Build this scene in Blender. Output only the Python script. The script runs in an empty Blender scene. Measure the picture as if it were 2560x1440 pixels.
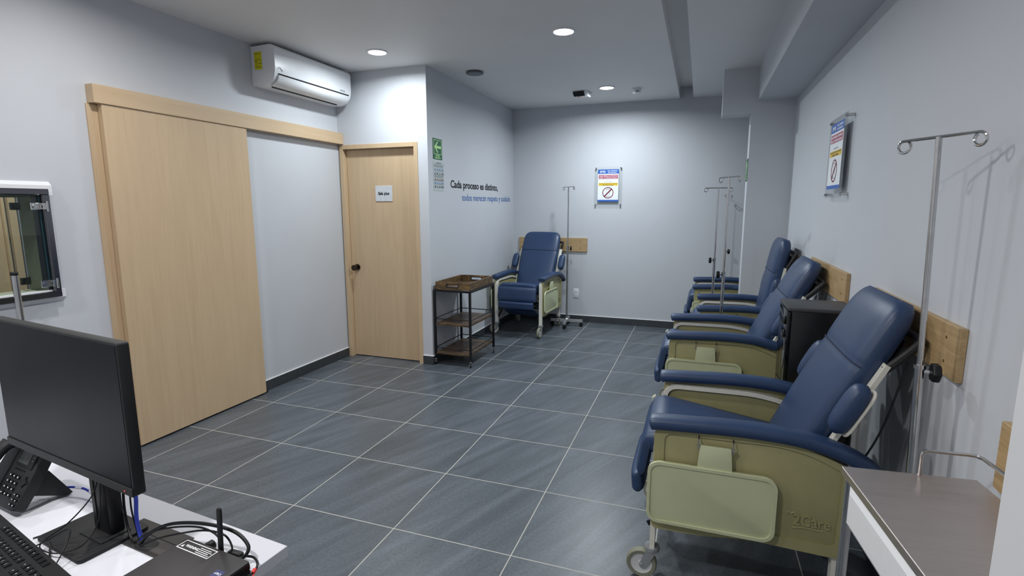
import bpy, bmesh, math, random
from mathutils import Vector, Matrix, Euler
random.seed(7)
S = bpy.context.scene
COL = S.collection
R = math.radians
PI = math.pi

# ---------------------------------------------------------------- camera, world, lights, exposure
cam_d = bpy.data.cameras.new('camera')
cam = bpy.data.objects.new('camera', cam_d); COL.objects.link(cam)
cam.location = (3.1186, -2.0006, 1.5387)
cam.rotation_euler = (R(81.0946), R(0.1016), R(19.5385))
cam_d.sensor_width = 36.0
cam_d.lens = 36.0 * 1313.58 / 2560.0
cam_d.clip_start = 0.02
S.camera = cam
S.view_settings.view_transform = 'Standard'
S.view_settings.look = 'None'
S.view_settings.exposure = 0.08
S.view_settings.gamma = 1.0
S.view_settings.use_curve_mapping = False
W = bpy.data.worlds.new('world'); S.world = W; W.use_nodes = True
W.node_tree.nodes['Background'].inputs[0].default_value = (0.75, 0.8, 0.9, 1)
W.node_tree.nodes['Background'].inputs[1].default_value = 0.05
LAMP_W = 19.0
LAMP_COL = (0.88, 0.96, 1.0)      # the far lamps are a little cooler than the near ones
LAMP_COL_NEAR = (1.0, 0.98, 0.955)
CEIL_LIGHTS = [(0.546, 1.938, .86), (2.116, 1.951, 1.25), (2.104, 3.91, 1.55),
               (0.55, -0.05, .6), (2.10, -0.05, .7), (0.55, -2.0, 1.0), (2.1, -2.0, 1.35), (-1.35, 0.1, 2.2)]  # last entry: unseen lamp added to brighten the room behind the hatch

# room numbers
XL, XR, YB, H = -0.2575, 3.89, 4.802, 2.7908
XT, YD = 0.7244, 2.4257
YC, XP, XB, ZB, ZC, XCP = 3.53, 3.521, 3.57, 2.489, 2.38, 3.266
TX, TY = 0.6, 0.5579

# ---------------------------------------------------------------- materials
def s2l(c): return c / 12.92 if c <= 0.04045 else ((c + 0.055) / 1.055) ** 2.4
def hexc(h): return tuple(s2l(int(h[i:i+2], 16) / 255.0) for i in (0, 2, 4)) + (1.0,)
MATS = {}
def new_mat(name):
    m = bpy.data.materials.new(name); m.use_nodes = True
    nt = m.node_tree; b = nt.nodes['Principled BSDF']
    MATS[name] = m
    return m, nt, b
def node(nt, t, **kw):
    n = nt.nodes.new(t)
    for k, v in kw.items(): setattr(n, k, v)
    return n
def mat(name, col, rough=0.5, metal=0.0, var=0.06, nscale=30.0, bump=0.0, bscale=200.0, coat=0.0, spec=0.5, stretch=(1, 1, 1), rvar=0.05):
    """plain surface with a light procedural variation of tone and gloss"""
    m, nt, b = new_mat(name)
    c = hexc(col)
    tc = node(nt, 'ShaderNodeTexCoord'); mp = node(nt, 'ShaderNodeMapping'); mp.inputs['Scale'].default_value = stretch
    nt.links.new(tc.outputs['Object'], mp.inputs['Vector'])
    no = node(nt, 'ShaderNodeTexNoise'); no.inputs['Scale'].default_value = nscale; no.inputs['Detail'].default_value = 4
    nt.links.new(mp.outputs[0], no.inputs['Vector'])
    rp = node(nt, 'ShaderNodeValToRGB')
    rp.color_ramp.elements[0].position = 0.3; rp.color_ramp.elements[1].position = 0.7
    rp.color_ramp.elements[0].color = tuple(x * (1 - var) for x in c[:3]) + (1,)
    rp.color_ramp.elements[1].color = tuple(min(1, x * (1 + var)) for x in c[:3]) + (1,)
    nt.links.new(no.outputs['Fac'], rp.inputs['Fac']); nt.links.new(rp.outputs[0], b.inputs['Base Color'])
    mr = node(nt, 'ShaderNodeMapRange'); mr.inputs['To Min'].default_value = max(0.02, rough - rvar); mr.inputs['To Max'].default_value = min(1, rough + rvar)
    nt.links.new(no.outputs['Fac'], mr.inputs['Value']); nt.links.new(mr.outputs[0], b.inputs['Roughness'])
    b.inputs['Metallic'].default_value = metal
    b.inputs['Coat Weight'].default_value = coat
    b.inputs['Specular IOR Level'].default_value = spec
    if bump:
        n2 = node(nt, 'ShaderNodeTexNoise'); n2.inputs['Scale'].default_value = bscale; n2.inputs['Detail'].default_value = 3
        nt.links.new(tc.outputs['Object'], n2.inputs['Vector'])
        bp = node(nt, 'ShaderNodeBump'); bp.inputs['Strength'].default_value = bump; bp.inputs['Distance'].default_value = 0.002
        nt.links.new(n2.outputs['Fac'], bp.inputs['Height']); nt.links.new(bp.outputs[0], b.inputs['Normal'])
    return m
def wood(name, c1, c2, rough=0.45, scale=(22, 22, 1.2), dist=1.5, c3=None):
    m, nt, b = new_mat(name)
    tc = node(nt, 'ShaderNodeTexCoord'); mp = node(nt, 'ShaderNodeMapping'); mp.inputs['Scale'].default_value = scale
    nt.links.new(tc.outputs['Object'], mp.inputs['Vector'])
    no = node(nt, 'ShaderNodeTexNoise'); no.inputs['Scale'].default_value = 1.6; no.inputs['Detail'].default_value = 8
    no.inputs['Roughness'].default_value = 0.62; no.inputs['Distortion'].default_value = dist
    nt.links.new(mp.outputs[0], no.inputs['Vector'])
    rp = node(nt, 'ShaderNodeValToRGB')
    rp.color_ramp.elements[0].position = 0.3; rp.color_ramp.elements[0].color = hexc(c1)
    rp.color_ramp.elements[1].position = 0.72; rp.color_ramp.elements[1].color = hexc(c2)
    if c3:
        e = rp.color_ramp.elements.new(0.5); e.color = hexc(c3)
    nt.links.new(no.outputs['Fac'], rp.inputs['Fac']); nt.links.new(rp.outputs[0], b.inputs['Base Color'])
    b.inputs['Roughness'].default_value = rough
    return m
def emit(name, col, strength):
    m, nt, b = new_mat(name)
    b.inputs['Base Color'].default_value = hexc(col)
    b.inputs['Emission Color'].default_value = hexc(col); b.inputs['Emission Strength'].default_value = strength
    return m
def glass(name, tint, rough=0.02, alpha=0.25):
    m, nt, b = new_mat(name)
    out = nt.nodes['Material Output']
    tr = node(nt, 'ShaderNodeBsdfTransparent'); tr.inputs[0].default_value = hexc(tint)
    gl = node(nt, 'ShaderNodeBsdfGlossy'); gl.inputs['Roughness'].default_value = rough
    fr = node(nt, 'ShaderNodeLayerWeight'); fr.inputs['Blend'].default_value = 0.12
    ad = node(nt, 'ShaderNodeMath', operation='ADD'); ad.inputs[1].default_value = alpha
    mx = node(nt, 'ShaderNodeMixShader')
    nt.links.new(fr.outputs['Facing'], ad.inputs[0]); nt.links.new(ad.outputs[0], mx.inputs[0])
    nt.links.new(tr.outputs[0], mx.inputs[1]); nt.links.new(gl.outputs[0], mx.inputs[2]); nt.links.new(mx.outputs[0], out.inputs['Surface'])
    return m

WALL = mat('wall_paint', 'c5c8ce', 0.62, var=0.015, nscale=3, bump=0.08, bscale=160)
CEIL = mat('ceiling_paint', 'e2e2e2', 0.6, var=0.015, nscale=3, bump=0.05, bscale=120)
WALLW = mat('near_pillar_paint', 'd6d7da', 0.6, var=0.01, nscale=3)
GROUTW = mat('skirting_top_sealant', 'e8e9ea', 0.6)
BASE = mat('skirting_tile', '3a3e42', 0.4, var=0.12, nscale=12)
MAPLE = wood('maple_laminate', 'bea484', 'cab191', 0.42, scale=(9, 9, 0.6), c3='c4ab8b')
MAPLE_H = wood('maple_laminate_horizontal', 'bea484', 'cab191', 0.42, scale=(9, 0.6, 9), c3='c4ab8b')
OAK_Y = wood('oak_board_y', 'a1875f', 'bfa27a', 0.5, scale=(20, 1.6, 30), c3='b1956c')
OAK_X = wood('oak_board_x', 'a1875f', 'bfa27a', 0.5, scale=(1.6, 20, 30), c3='b1956c')
RUST = wood('rustic_board', '2e2419', '7b603c', 0.38, scale=(1.6, 9, 9), dist=2.5, c3='4c3a29')
RUST_E = wood('rustic_board_edge', '33271b', '8f6e3b', 0.45, scale=(4, 9, 9), dist=2.5, c3='57442e')
VINYL = mat('navy_vinyl', '273c5e', 0.40, var=0.07, nscale=6, bump=0.12, bscale=420, spec=0.5)
VINYLD = mat('navy_vinyl_seam', '16223c', 0.5)
GREEN = mat('olive_moulded_plastic', 'a09b70', 0.42, var=0.05, nscale=9, bump=0.25, bscale=500)
TRAYG = mat('sage_tray_plastic', 'c4c8a3', 0.45, var=0.03, nscale=9)
CREAM = mat('cream_painted_steel', 'dddbd0', 0.4, var=0.02)
BLACKP = mat('black_plastic', '0e0f12', 0.42, var=0.2, nscale=20, spec=.35)
BLACKM = mat('matte_black_plastic', '18191b', 0.55, var=0.15, nscale=20, spec=.4)
BLACKST = mat('black_steel', '16171a', 0.4, metal=0.3)
SATINB = mat('black_satin_sheet', '0d0e11', 0.32, var=0.1, nscale=8)
GREYB = mat('grey_worn_top', '3d3d40', 0.5, var=0.12, nscale=14)
CHROME = mat('chrome', 'c9c9c9', 0.12, metal=1.0, rvar=0.03)
STEEL = mat('brushed_stainless', 'c8beba', 0.42, metal=1.0, var=0.04, nscale=8, stretch=(1, 12, 1), rvar=0.06)
DSTEEL = mat('polished_dark_steel', '77767a', 0.16, metal=1.0)
ZINC = mat('zinc_steel', 'bcbebf', 0.36, metal=.75)
RUBBER = mat('grey_green_rubber', '7f8170', 0.6)
HUB = mat('grey_wheel_hub', 'd2d3d2', 0.45)
RUBBERB = mat('black_rubber', '141414', 0.6)
WHITEP = mat('white_plastic', 'e4e6ea', 0.32, var=0.015, nscale=5)
WHITEL = mat('white_laminate', 'd6d7df', 0.28, var=0.01, nscale=5)
WHITEE = mat('white_enamel', 'e9ebee', 0.22, var=0.01)
GAP = mat('dark_gap', '1a1b1d', 0.7)
YEL = mat('yellow_label', 'd6cf18', 0.5, var=0.04)
INKG = mat('dark_ink', '3a3a20', 0.7)
SIGNG = mat('sign_green', '0f5a3c', 0.45)
SIGNL = mat('sign_pale_green', 'b6e39a', 0.5)
PAPER = mat('white_paper', 'e6eaee', 0.6, var=0.01)
PAPERG = mat('poster_paper', 'b9c3c4', 0.6, var=0.02)
BLUEI = mat('blue_ink', '2f62b4', 0.5)
MAG = mat('magenta_ink', 'a01a48', 0.5)
YELI = mat('yellow_ink', 'dcb832', 0.5)
REDI = mat('dark_red_ink', '7a1830', 0.5)
BLKI = mat('black_ink', '1c1f26', 0.6)
BLUEW = mat('blue_lettering', '2f5f9e', 0.5)
GREYI = mat('grey_ink', '8a9096', 0.6)
WHI = mat('white_ink', 'f2f4f8', 0.5)
SILV = mat('silver_plate', 'cdd0d5', 0.45, metal=0.1)
ACRY = glass('clear_acrylic', 'fcfdfd', 0.05, 0.0)
WGLASS = glass('window_glass', 'dde5e3', 0.02, 0.0)
TEALEDGE = mat('glass_edge_teal', '24414a', 0.3)
SCREEN = mat('monitor_screen', '0b0d14', 0.38, var=0.03, nscale=5, spec=0.10)
BLUEC = mat('blue_network_cable', '2b3fae', 0.4)
REDC = mat('red_tie', 'd02a26', 0.5)
DESKD = mat('dark_brown_board', '322e2e', 0.5)
PCBODY = mat('graphite_metal_case', '2f2d2f', 0.5, var=0.05, nscale=60)
ROOM2 = mat('next_room_wall', 'a8a692', 0.7)
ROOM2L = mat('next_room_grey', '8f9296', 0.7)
DIFF = emit('lamp_diffuser', 'ffffff', 14.0)
LEDR = emit('led_amber', 'ff4030', 2.0)

def floor_material():
    m, nt, b = new_mat('slate_floor_tiles')
    tc = node(nt, 'ShaderNodeTexCoord')
    br = node(nt, 'ShaderNodeTexBrick', offset=0.0, squash=1.0)
    br.inputs['Scale'].default_value = 1.0; br.inputs['Brick Width'].default_value = TX; br.inputs['Row Height'].default_value = TY
    br.inputs['Mortar Size'].default_value = 0.0027; br.inputs['Mortar Smooth'].default_value = 0.1; br.inputs['Bias'].default_value = 0.0
    br.inputs['Color1'].default_value = (0, 0, 0, 1); br.inputs['Color2'].default_value = (1, 1, 1, 1); br.inputs['Mortar'].default_value = (0.5, 0.5, 0.5, 1)
    nt.links.new(tc.outputs['Object'], br.inputs['Vector'])
    # per-tile shift of the streak pattern
    mul = node(nt, 'ShaderNodeVectorMath', operation='MULTIPLY'); mul.inputs[1].default_value = (37.0, 19.0, 5.0)
    nt.links.new(br.outputs['Color'], mul.inputs[0])
    rot = node(nt, 'ShaderNodeMapping'); rot.inputs['Rotation'].default_value = (0, 0, R(24)); 
    nt.links.new(tc.outputs['Object'], rot.inputs['Vector'])
    sc = node(nt, 'ShaderNodeMapping'); sc.inputs['Scale'].default_value = (10, 1.0, 1)
    nt.links.new(rot.outputs[0], sc.inputs['Vector'])
    add = node(nt, 'ShaderNodeVectorMath', operation='ADD')
    nt.links.new(sc.outputs[0], add.inputs[0]); nt.links.new(mul.outputs[0], add.inputs[1])
    n1 = node(nt, 'ShaderNodeTexNoise'); n1.inputs['Scale'].default_value = 1.0; n1.inputs['Detail'].default_value = 7; n1.inputs['Roughness'].default_value = 0.6; n1.inputs['Distortion'].default_value = 0.6
    nt.links.new(add.outputs[0], n1.inputs['Vector'])
    n2 = node(nt, 'ShaderNodeTexNoise'); n2.inputs['Scale'].default_value = 70; n2.inputs['Detail'].default_value = 5
    nt.links.new(tc.outputs['Object'], n2.inputs['Vector'])
    mixf = node(nt, 'ShaderNodeMix', data_type='FLOAT'); mixf.inputs[0].default_value = 0.34
    nt.links.new(n1.outputs['Fac'], mixf.inputs[2]); nt.links.new(n2.outputs['Fac'], mixf.inputs[3])
    rp = node(nt, 'ShaderNodeValToRGB')
    e = rp.color_ramp.elements
    e[0].position = 0.3; e[0].color = hexc('3c4248'); e[1].position = 0.72; e[1].color = hexc('69707a')
    x = e.new(0.5); x.color = hexc('51585f')
    nt.links.new(mixf.outputs[0], rp.inputs['Fac'])
    mc = node(nt, 'ShaderNodeMix', data_type='RGBA')
    nt.links.new(br.outputs['Fac'], mc.inputs[0]); nt.links.new(rp.outputs[0], mc.inputs[6]); mc.inputs[7].default_value = hexc('b4b3ac')
    nt.links.new(mc.outputs[2], b.inputs['Base Color'])
    mr = node(nt, 'ShaderNodeMapRange'); mr.inputs['To Min'].default_value = 0.34; mr.inputs['To Max'].default_value = 0.8
    nt.links.new(br.outputs['Fac'], mr.inputs['Value']); nt.links.new(mr.outputs[0], b.inputs['Roughness'])
    bp = node(nt, 'ShaderNodeBump'); bp.inputs['Strength'].default_value = 0.5; bp.inputs['Distance'].default_value = 0.002; bp.invert = True
    nt.links.new(br.outputs['Fac'], bp.inputs['Height']); nt.links.new(bp.outputs[0], b.inputs['Normal'])
    return m
FLOOR = floor_material()

# ---------------------------------------------------------------- mesh helpers
def setp(o, label=None, cat=None, group=None, kind=None):
    if label: o['label'] = label
    if cat: o['category'] = cat
    if group: o['group'] = group
    if kind: o['kind'] = kind
    return o
def obj(name, bm, m, parent=None, loc=(0, 0, 0), rot=(0, 0, 0), smooth=35):
    me = bpy.data.meshes.new(name)
    bmesh.ops.recalc_face_normals(bm, faces=bm.faces[:])
    bm.to_mesh(me); bm.free()
    ms = m if isinstance(m, (list, tuple)) else [m]
    for x in ms: me.materials.append(x)
    if smooth:
        for p in me.polygons: p.use_smooth = True
        me.set_sharp_from_angle(angle=R(smooth))
    o = bpy.data.objects.new(name, me); COL.objects.link(o)
    o.location = loc; o.rotation_euler = rot
    if parent: o.parent = parent
    return o
def empty(name, loc=(0, 0, 0), rz=0, label=None, cat=None, group=None, kind=None, parent=None):
    o = bpy.data.objects.new(name, None); COL.objects.link(o); o.empty_display_size = 0.1
    o.location = loc; o.rotation_euler = (0, 0, rz)
    if parent: o.parent = parent
    return setp(o, label, cat, group, kind)
def NB(): return bmesh.new()
def _xf(vs, M):
    if M is not None:
        for v in vs: v.co = M @ v.co
def box(bm, a, b, bev=0.0, seg=2, M=None, mi=0):
    x0, y0, z0 = a; x1, y1, z1 = b
    r = bmesh.ops.create_cube(bm, size=1.0)
    vs = r['verts']
    for v in vs:
        v.co = Vector(((x0 + x1) / 2 + v.co.x * (x1 - x0), (y0 + y1) / 2 + v.co.y * (y1 - y0), (z0 + z1) / 2 + v.co.z * (z1 - z0)))
    fs = list({f for v in vs for f in v.link_faces})
    if bev > 0:
        es = list({e for v in vs for e in v.link_edges})
        rr = bmesh.ops.bevel(bm, geom=vs + es, offset=bev, segments=seg, profile=0.5, affect='EDGES', clamp_overlap=True)
        vs = list({v for f in rr['faces'] for v in f.verts} | {v for v in vs if v.is_valid})
        fs = list({f for v in vs for f in v.link_faces})
    for f in fs: f.material_index = mi
    _xf(vs, M)
    return vs
def ring_loft(bm, rings, cap=True, mi=0, closed=False):
    """rings: list of equal-length closed loops of Vectors"""
    V = [[bm.verts.new(p) for p in r] for r in rings]
    n = len(V[0]); fs = []
    m = len(V)
    for i in range(m if closed else m - 1):
        A, B = V[i], V[(i + 1) % m]
        for j in range(n):
            fs.append(bm.faces.new((A[j], A[(j + 1) % n], B[(j + 1) % n], B[j])))
    if cap and not closed:
        fs.append(bm.faces.new(V[0][::-1])); fs.append(bm.faces.new(V[-1]))
    for f in fs: f.material_index = mi
    return fs
def frames(pts, closed=False):
    pts = [Vector(p) for p in pts]; n = len(pts); T = []
    for i in range(n):
        a = pts[(i - 1) % n] if (closed or i > 0) else pts[i]
        b = pts[(i + 1) % n] if (closed or i < n - 1) else pts[i]
        T.append((b - a).normalized())
    up = Vector((0, 0, 1)) if abs(T[0].z) < 0.9 else Vector((1, 0, 0))
    nrm = (up - T[0] * up.dot(T[0])).normalized(); N = [nrm]
    for i in range(1, n):
        q = N[-1] - T[i] * N[-1].dot(T[i]); N.append(q.normalized() if q.length > 1e-6 else N[-1])
    return pts, T, N
def tube(bm, pts, r, n=10, closed=False, mi=0, flat=None):
    """round tube; flat=(w,h) gives a rectangular bar"""
    P, T, N = frames(pts, closed); rings = []
    for i, (p, t, nn) in enumerate(zip(P, T, N)):
        bn = t.cross(nn)
        k = 1.0
        if 0 < i < len(P) - 1:
            a = (P[i] - P[i-1]).normalized().dot(t); k = 1 / max(0.6, a)
        rr = r[i] if isinstance(r, (list, tuple)) else r
        if flat:
            w, h = flat
            rings.append([p + nn * (sy * h / 2 * k) + bn * (sx * w / 2) for sx, sy in ((-1, -1), (1, -1), (1, 1), (-1, 1))])
        else:
            rings.append([p + nn * (math.cos(2 * PI * j / n) * rr) + bn * (math.sin(2 * PI * j / n) * rr) for j in range(n)])
    return ring_loft(bm, rings, cap=not closed, mi=mi, closed=closed)
def spline(pts, k=8):
    P = [Vector(p) for p in pts]; P = [2 * P[0] - P[1]] + P + [2 * P[-1] - P[-2]]; out = []
    for i in range(1, len(P) - 2):
        for j in range(k):
            t = j / k
            a, b, c, d = P[i-1], P[i], P[i+1], P[i+2]
            out.append(0.5 * ((2 * b) + (-a + c) * t + (2 * a - 5 * b + 4 * c - d) * t * t + (-a + 3 * b - 3 * c + d) * t ** 3))
    out.append(P[-2]); return out
def cyl(bm, c, r, h, axis='z', n=24, r2=None, mi=0, bev=0.0):
    """cylinder centred at c along axis"""
    r2 = r if r2 is None else r2
    rings = []
    zs = [(-h / 2, r), (h / 2, r2)] if not bev else [(-h/2, r - bev), (-h/2 + bev, r), (h/2 - bev, r2), (h/2, r2 - bev)]
    for z, q in zs:
        ring = []
        for j in range(n):
            a = 2 * PI * j / n; x, y = math.cos(a) * q, math.sin(a) * q
            v = {'z': (x, y, z), 'x': (z, x, y), 'y': (y, z, x)}[axis]
            ring.append(Vector(c) + Vector(v))
        rings.append(ring)
    return ring_loft(bm, rings, mi=mi)
def lathe(bm, prof, c=(0, 0, 0), n=24, mi=0, axis='z', closed=False):
    rings = []
    for q, z in prof:
        ring = []
        for j in range(n):
            a = 2 * PI * j / n; x, y = math.cos(a) * q, math.sin(a) * q
            v = {'z': (x, y, z), 'x': (z, x, y), 'y': (y, z, x)}[axis]
            ring.append(Vector(c) + Vector(v))
        rings.append(ring)
    return ring_loft(bm, rings, mi=mi, cap=not closed, closed=closed)
def prism(bm, poly, a, b, plane='yz', mi=0, bev=0.0):
    """polygon in a plane extruded from a to b along the third axis"""
    def mk(p, q):
        return {'yz': (q, p[0], p[1]), 'xz': (p[0], q, p[1]), 'xy': (p[0], p[1], q)}[plane]
    r0 = [bm.verts.new(mk(p, a)) for p in poly]; r1 = [bm.verts.new(mk(p, b)) for p in poly]
    fs = [bm.faces.new(r0[::-1]), bm.faces.new(r1)]; n = len(poly)
    for i in range(n): fs.append(bm.faces.new((r0[i], r0[(i + 1) % n], r1[(i + 1) % n], r1[i])))
    for f in fs: f.material_index = mi
    if bev:
        es = list({e for f in fs[:2] for e in f.edges})
        bmesh.ops.bevel(bm, geom=es, offset=bev, segments=2, profile=0.5, affect='EDGES', clamp_overlap=True)
    return fs
def rrect(x0, y0, x1, y1, r, n=6):
    out = []
    for cx, cy, a0 in ((x1 - r, y1 - r, 0), (x0 + r, y1 - r, 90), (x0 + r, y0 + r, 180), (x1 - r, y0 + r, 270)):
        for i in range(n + 1):
            a = R(a0 + 90 * i / n); out.append((cx + r * math.cos(a), cy + r * math.sin(a)))
    return out
def roundpoly(pts, rads, n=5):
    out = []; m = len(pts)
    for i, p in enumerate(pts):
        r = rads[i] if isinstance(rads, (list, tuple)) else rads
        P = Vector(p); A = Vector(pts[i-1]) - P; B = Vector(pts[(i + 1) % m]) - P
        if r <= 0: out.append(tuple(P)); continue
        d = min(r, A.length * 0.49, B.length * 0.49); a = P + A.normalized() * d; b = P + B.normalized() * d
        for k in range(n + 1):
            t = k / n; q = a * (1 - t) ** 2 + P * 2 * t * (1 - t) + b * t * t; out.append(tuple(q))
    return out
def frame_loop(bm, outer, inner, a, b, plane='yz', mi=0):
    """flat frame between two loops of equal length, extruded a..b"""
    def mk(p, q):
        return Vector({'yz': (q, p[0], p[1]), 'xz': (p[0], q, p[1]), 'xy': (p[0], p[1], q)}[plane])
    n = len(outer)
    rings = [[mk(p, a) for p in outer], [mk(p, b) for p in outer], [mk(p, b) for p in inner], [mk(p, a) for p in inner]]
    V = [[bm.verts.new(p) for p in r] for r in rings]
    for i in range(4):
        A, B = V[i], V[(i + 1) % 4]
        for j in range(n):
            f = bm.faces.new((A[j], A[(j + 1) % n], B[(j + 1) % n], B[j])); f.material_index = mi
def sup(w, d, e=4.0, n=28, front=1.0):
    """superellipse loop, half sizes w,d"""
    out = []
    for j in range(n):
        a = 2 * PI * j / n; c, s = math.cos(a), math.sin(a)
        x = w * math.copysign(abs(c) ** (2 / e), c); y = d * math.copysign(abs(s) ** (2 / e), s)
        if y < 0: y *= front
        out.append((x, y))
    return out
def text_mesh(name, s, size, m, parent=None, loc=(0, 0, 0), rot=(0, 0, 0), ext=0.0006, align='LEFT', sx=1.0, bold=0.0, width=None, shear=0.0, spacing=1.0):
    cu = bpy.data.curves.new(name, 'FONT'); cu.body = s; cu.size = size; cu.extrude = ext; cu.align_x = align
    cu.offset = bold; cu.shear = shear; cu.space_character = spacing; cu.resolution_u = 3
    t = bpy.data.objects.new(name, cu); COL.objects.link(t)
    bpy.context.view_layer.update()
    dg = bpy.context.evaluated_depsgraph_get()
    me = bpy.data.meshes.new_from_object(t.evaluated_get(dg))
    bpy.data.objects.remove(t); bpy.data.curves.remove(cu)
    if width:
        xs = [v.co.x for v in me.vertices]; sx = width / (max(xs) - min(xs))
        off = {'LEFT': min(xs), 'CENTER': (min(xs) + max(xs)) / 2}[align]
        for v in me.vertices: v.co.x = (v.co.x - off) * sx
    elif sx != 1.0:
        for v in me.vertices: v.co.x *= sx
    me.materials.clear(); me.materials.append(m)
    o = bpy.data.objects.new(name, me); COL.objects.link(o); o.location = loc; o.rotation_euler = rot
    if parent: o.parent = parent
    return o
def copy_tree(o, parent=None):
    c = o.copy(); COL.objects.link(c)
    if parent: c.parent = parent
    for ch in list(o.children): copy_tree(ch, c)
    return c
def bone(name, a, b, m, bev=0.0, parent=None, kind=None, label=None, **k):
    bm = NB(); box(bm, a, b, bev); o = obj(name, bm, m, parent)
    return setp(o, label, None, None, kind)

# ================================================================ THE ROOM
def struct(name, boxes, m, label=None, bev=0.0):
    bm = NB()
    for a, b in boxes: box(bm, a, b, bev)
    return setp(obj(name, bm, m, smooth=0 if not bev else 35), label, None, None, 'structure')
YN = -3.4                     # the wall behind the camera
XA = 4.75                     # alcove wall beyond the pier
struct('floor', [((-2.4, YN - .1, -.1), (XA + .1, YB + .1, 0))], FLOOR, 'dark grey slate-look tiled floor with pale grout')
GX0, GX1 = 2.825, 2.975
struct('ceiling', [((-2.4, YN - .1, H), (GX0, YB + .1, H + .14)), ((GX1, YN - .1, H), (XA + .1, YB + .1, H + .14)), ((GX0, YN - .1, H + .13), (GX1, YB + .1, H + .16))], CEIL, 'smooth grey ceiling with a narrow recessed groove')
# left wall with the pass-through opening
WY0, WY1, WZ0, WZ1 = -0.95, -0.118, 1.06, 1.60
struct('wall_left', [((-.47, YN, 0), (XL, WY0, H)), ((-.47, WY0, 0), (XL, WY1, WZ0)), ((-.47, WY0, WZ1), (XL, WY1, H)), ((-.47, WY1, 0), (XL, YD + .1, H))], WALL, 'pale grey painted wall with the sliding door')
DX0, DX1, DZ = -0.245, 0.622, 2.125
struct('wall_door_side', [((-.40, YD, DZ), (XT, YD + .13, H)), ((DX1, YD, 0), (XT, YD + .13, DZ)), ((-.40, YD + .09, 0), (DX1, YD + .14, DZ))], WALL, 'bright narrow wall holding the maple door')
struct('wall_partition', [((XT - .12, YD + .13, 0), (XT, YB + .1, H))], WALL, 'grey side wall carrying the lettering')
struct('wall_back', [((XT - .12, YB, 0), (XA + .1, YB + .12, H + .14))], WALL, 'grey end wall of the room')
struct('wall_right', [((XR, YN, 0), (XR + .12, YC + .22, H))], WALL, 'long grey wall behind the row of recliners')
struct('wall_alcove', [((XA, YC + .22, 0), (XA + .1, YB, H))], WALL)
struct('wall_near', [((-.40, YN - .1, 0), (XR + .12, YN, H))], WALL)
struct('pillar_pier', [((XP, YC, 0), (XR, YC + .20, ZC)), ((XR, YC + .1, 0), (XA, YC + .21, H))], WALL, 'grey pier behind the third recliner')
struct('beam_cross', [((XCP, YC, ZC), (XR, YC + .20, H))], WALL, 'square grey bulkhead above the pier')
struct('beam_long', [((XB, YN, ZB), (XR, YC, H))], WALL, 'long grey beam under the ceiling along the right wall')
struct('pillar_near', [((3.583, YN, 0), (XR, -1.03, ZB))], WALLW, 'white wall end at the near right edge')
# skirting: dark tile with a pale sealant line
def skirt(name, runs, dx, dy):
    bm = NB()
    for a, b in runs: box(bm, (a[0], a[1], 0), (b[0], b[1], .085), 0.0015, 1)
    o = setp(obj(name, bm, BASE), None, None, None, 'structure')
    bm = NB()
    for a, b in runs: box(bm, (a[0], a[1], .085), (b[0] , b[1], .092), 0.001, 1)
    obj('sealant_line', bm, GROUTW, o)
    return o
def cuts(lo, hi, step, off=0.0):
    out = [lo]; k = math.ceil((lo - off) / step + 1e-6)
    while off + k * step < hi - 1e-4:
        out.append(off + k * step); k += 1
    out.append(hi); return list(zip(out[:-1], out[1:]))
g = .0012
skirt('baseboard_left', [((XL, a + g), (XL + .010, b - g)) for a, b in cuts(-.6, YD, TY)], 0, 0)
skirt('baseboard_door_side', [((DX1 + .002, YD - .010), (XT, YD))], 0, 0)
skirt('baseboard_partition', [((XT, a + g), (XT + .010, b - g)) for a, b in cuts(YD - .010, YB, TY)], 0, 0)
skirt('baseboard_back', [((a + g, YB - .010), (b - g, YB)) for a, b in cuts(XT + .012, XA - .01, TX)], 0, 0)
skirt('baseboard_right', [((XR - .010, a + g), (XR, b - g)) for a, b in cuts(-1.0, YC - .012, TY)], 0, 0)
skirt('baseboard_pier', [((XP, YC - .010), (XR - .012, YC)), ((XP - .010, YC - .010), (XP, YC + .20))], 0, 0)

# ---- hinged door with frame, knob
d1 = empty('door_1', (0, 0, 0), 0, 'maple door with a small name plate and a dark round knob', None, None, 'structure')
bm = NB()
FW = .042
box(bm, (DX0, YD - .008, 0), (DX0 + FW, YD + .085, DZ), .002, 1); box(bm, (DX1 - FW, YD - .008, 0), (DX1, YD + .085, DZ), .002, 1)
box(bm, (DX0 + FW, YD - .008, DZ - FW), (DX1 - FW, YD + .085, DZ), .002, 1)
obj('door_frame', bm, MAPLE, d1)
bm = NB(); box(bm, (DX0 + FW + .002, YD + .045, .008), (DX1 - FW - .002, YD + .085, DZ - FW - .002), .002, 1); obj('door_panel', bm, MAPLE, d1)
bm = NB(); kx, kz = -0.132, 0.925
lathe(bm, [(.033, 0), (.033, -.006), (.014, -.010), (.013, -.035), (.026, -.042), (.030, -.055), (.027, -.068), (.012, -.073), (.006, -.072)], (kx, YD + .045, kz), 20, axis='y')
kn = obj('door_knob', bm, mat('dark_bronze_knob', '4b4038', 0.25, metal=1.0), d1)
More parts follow.
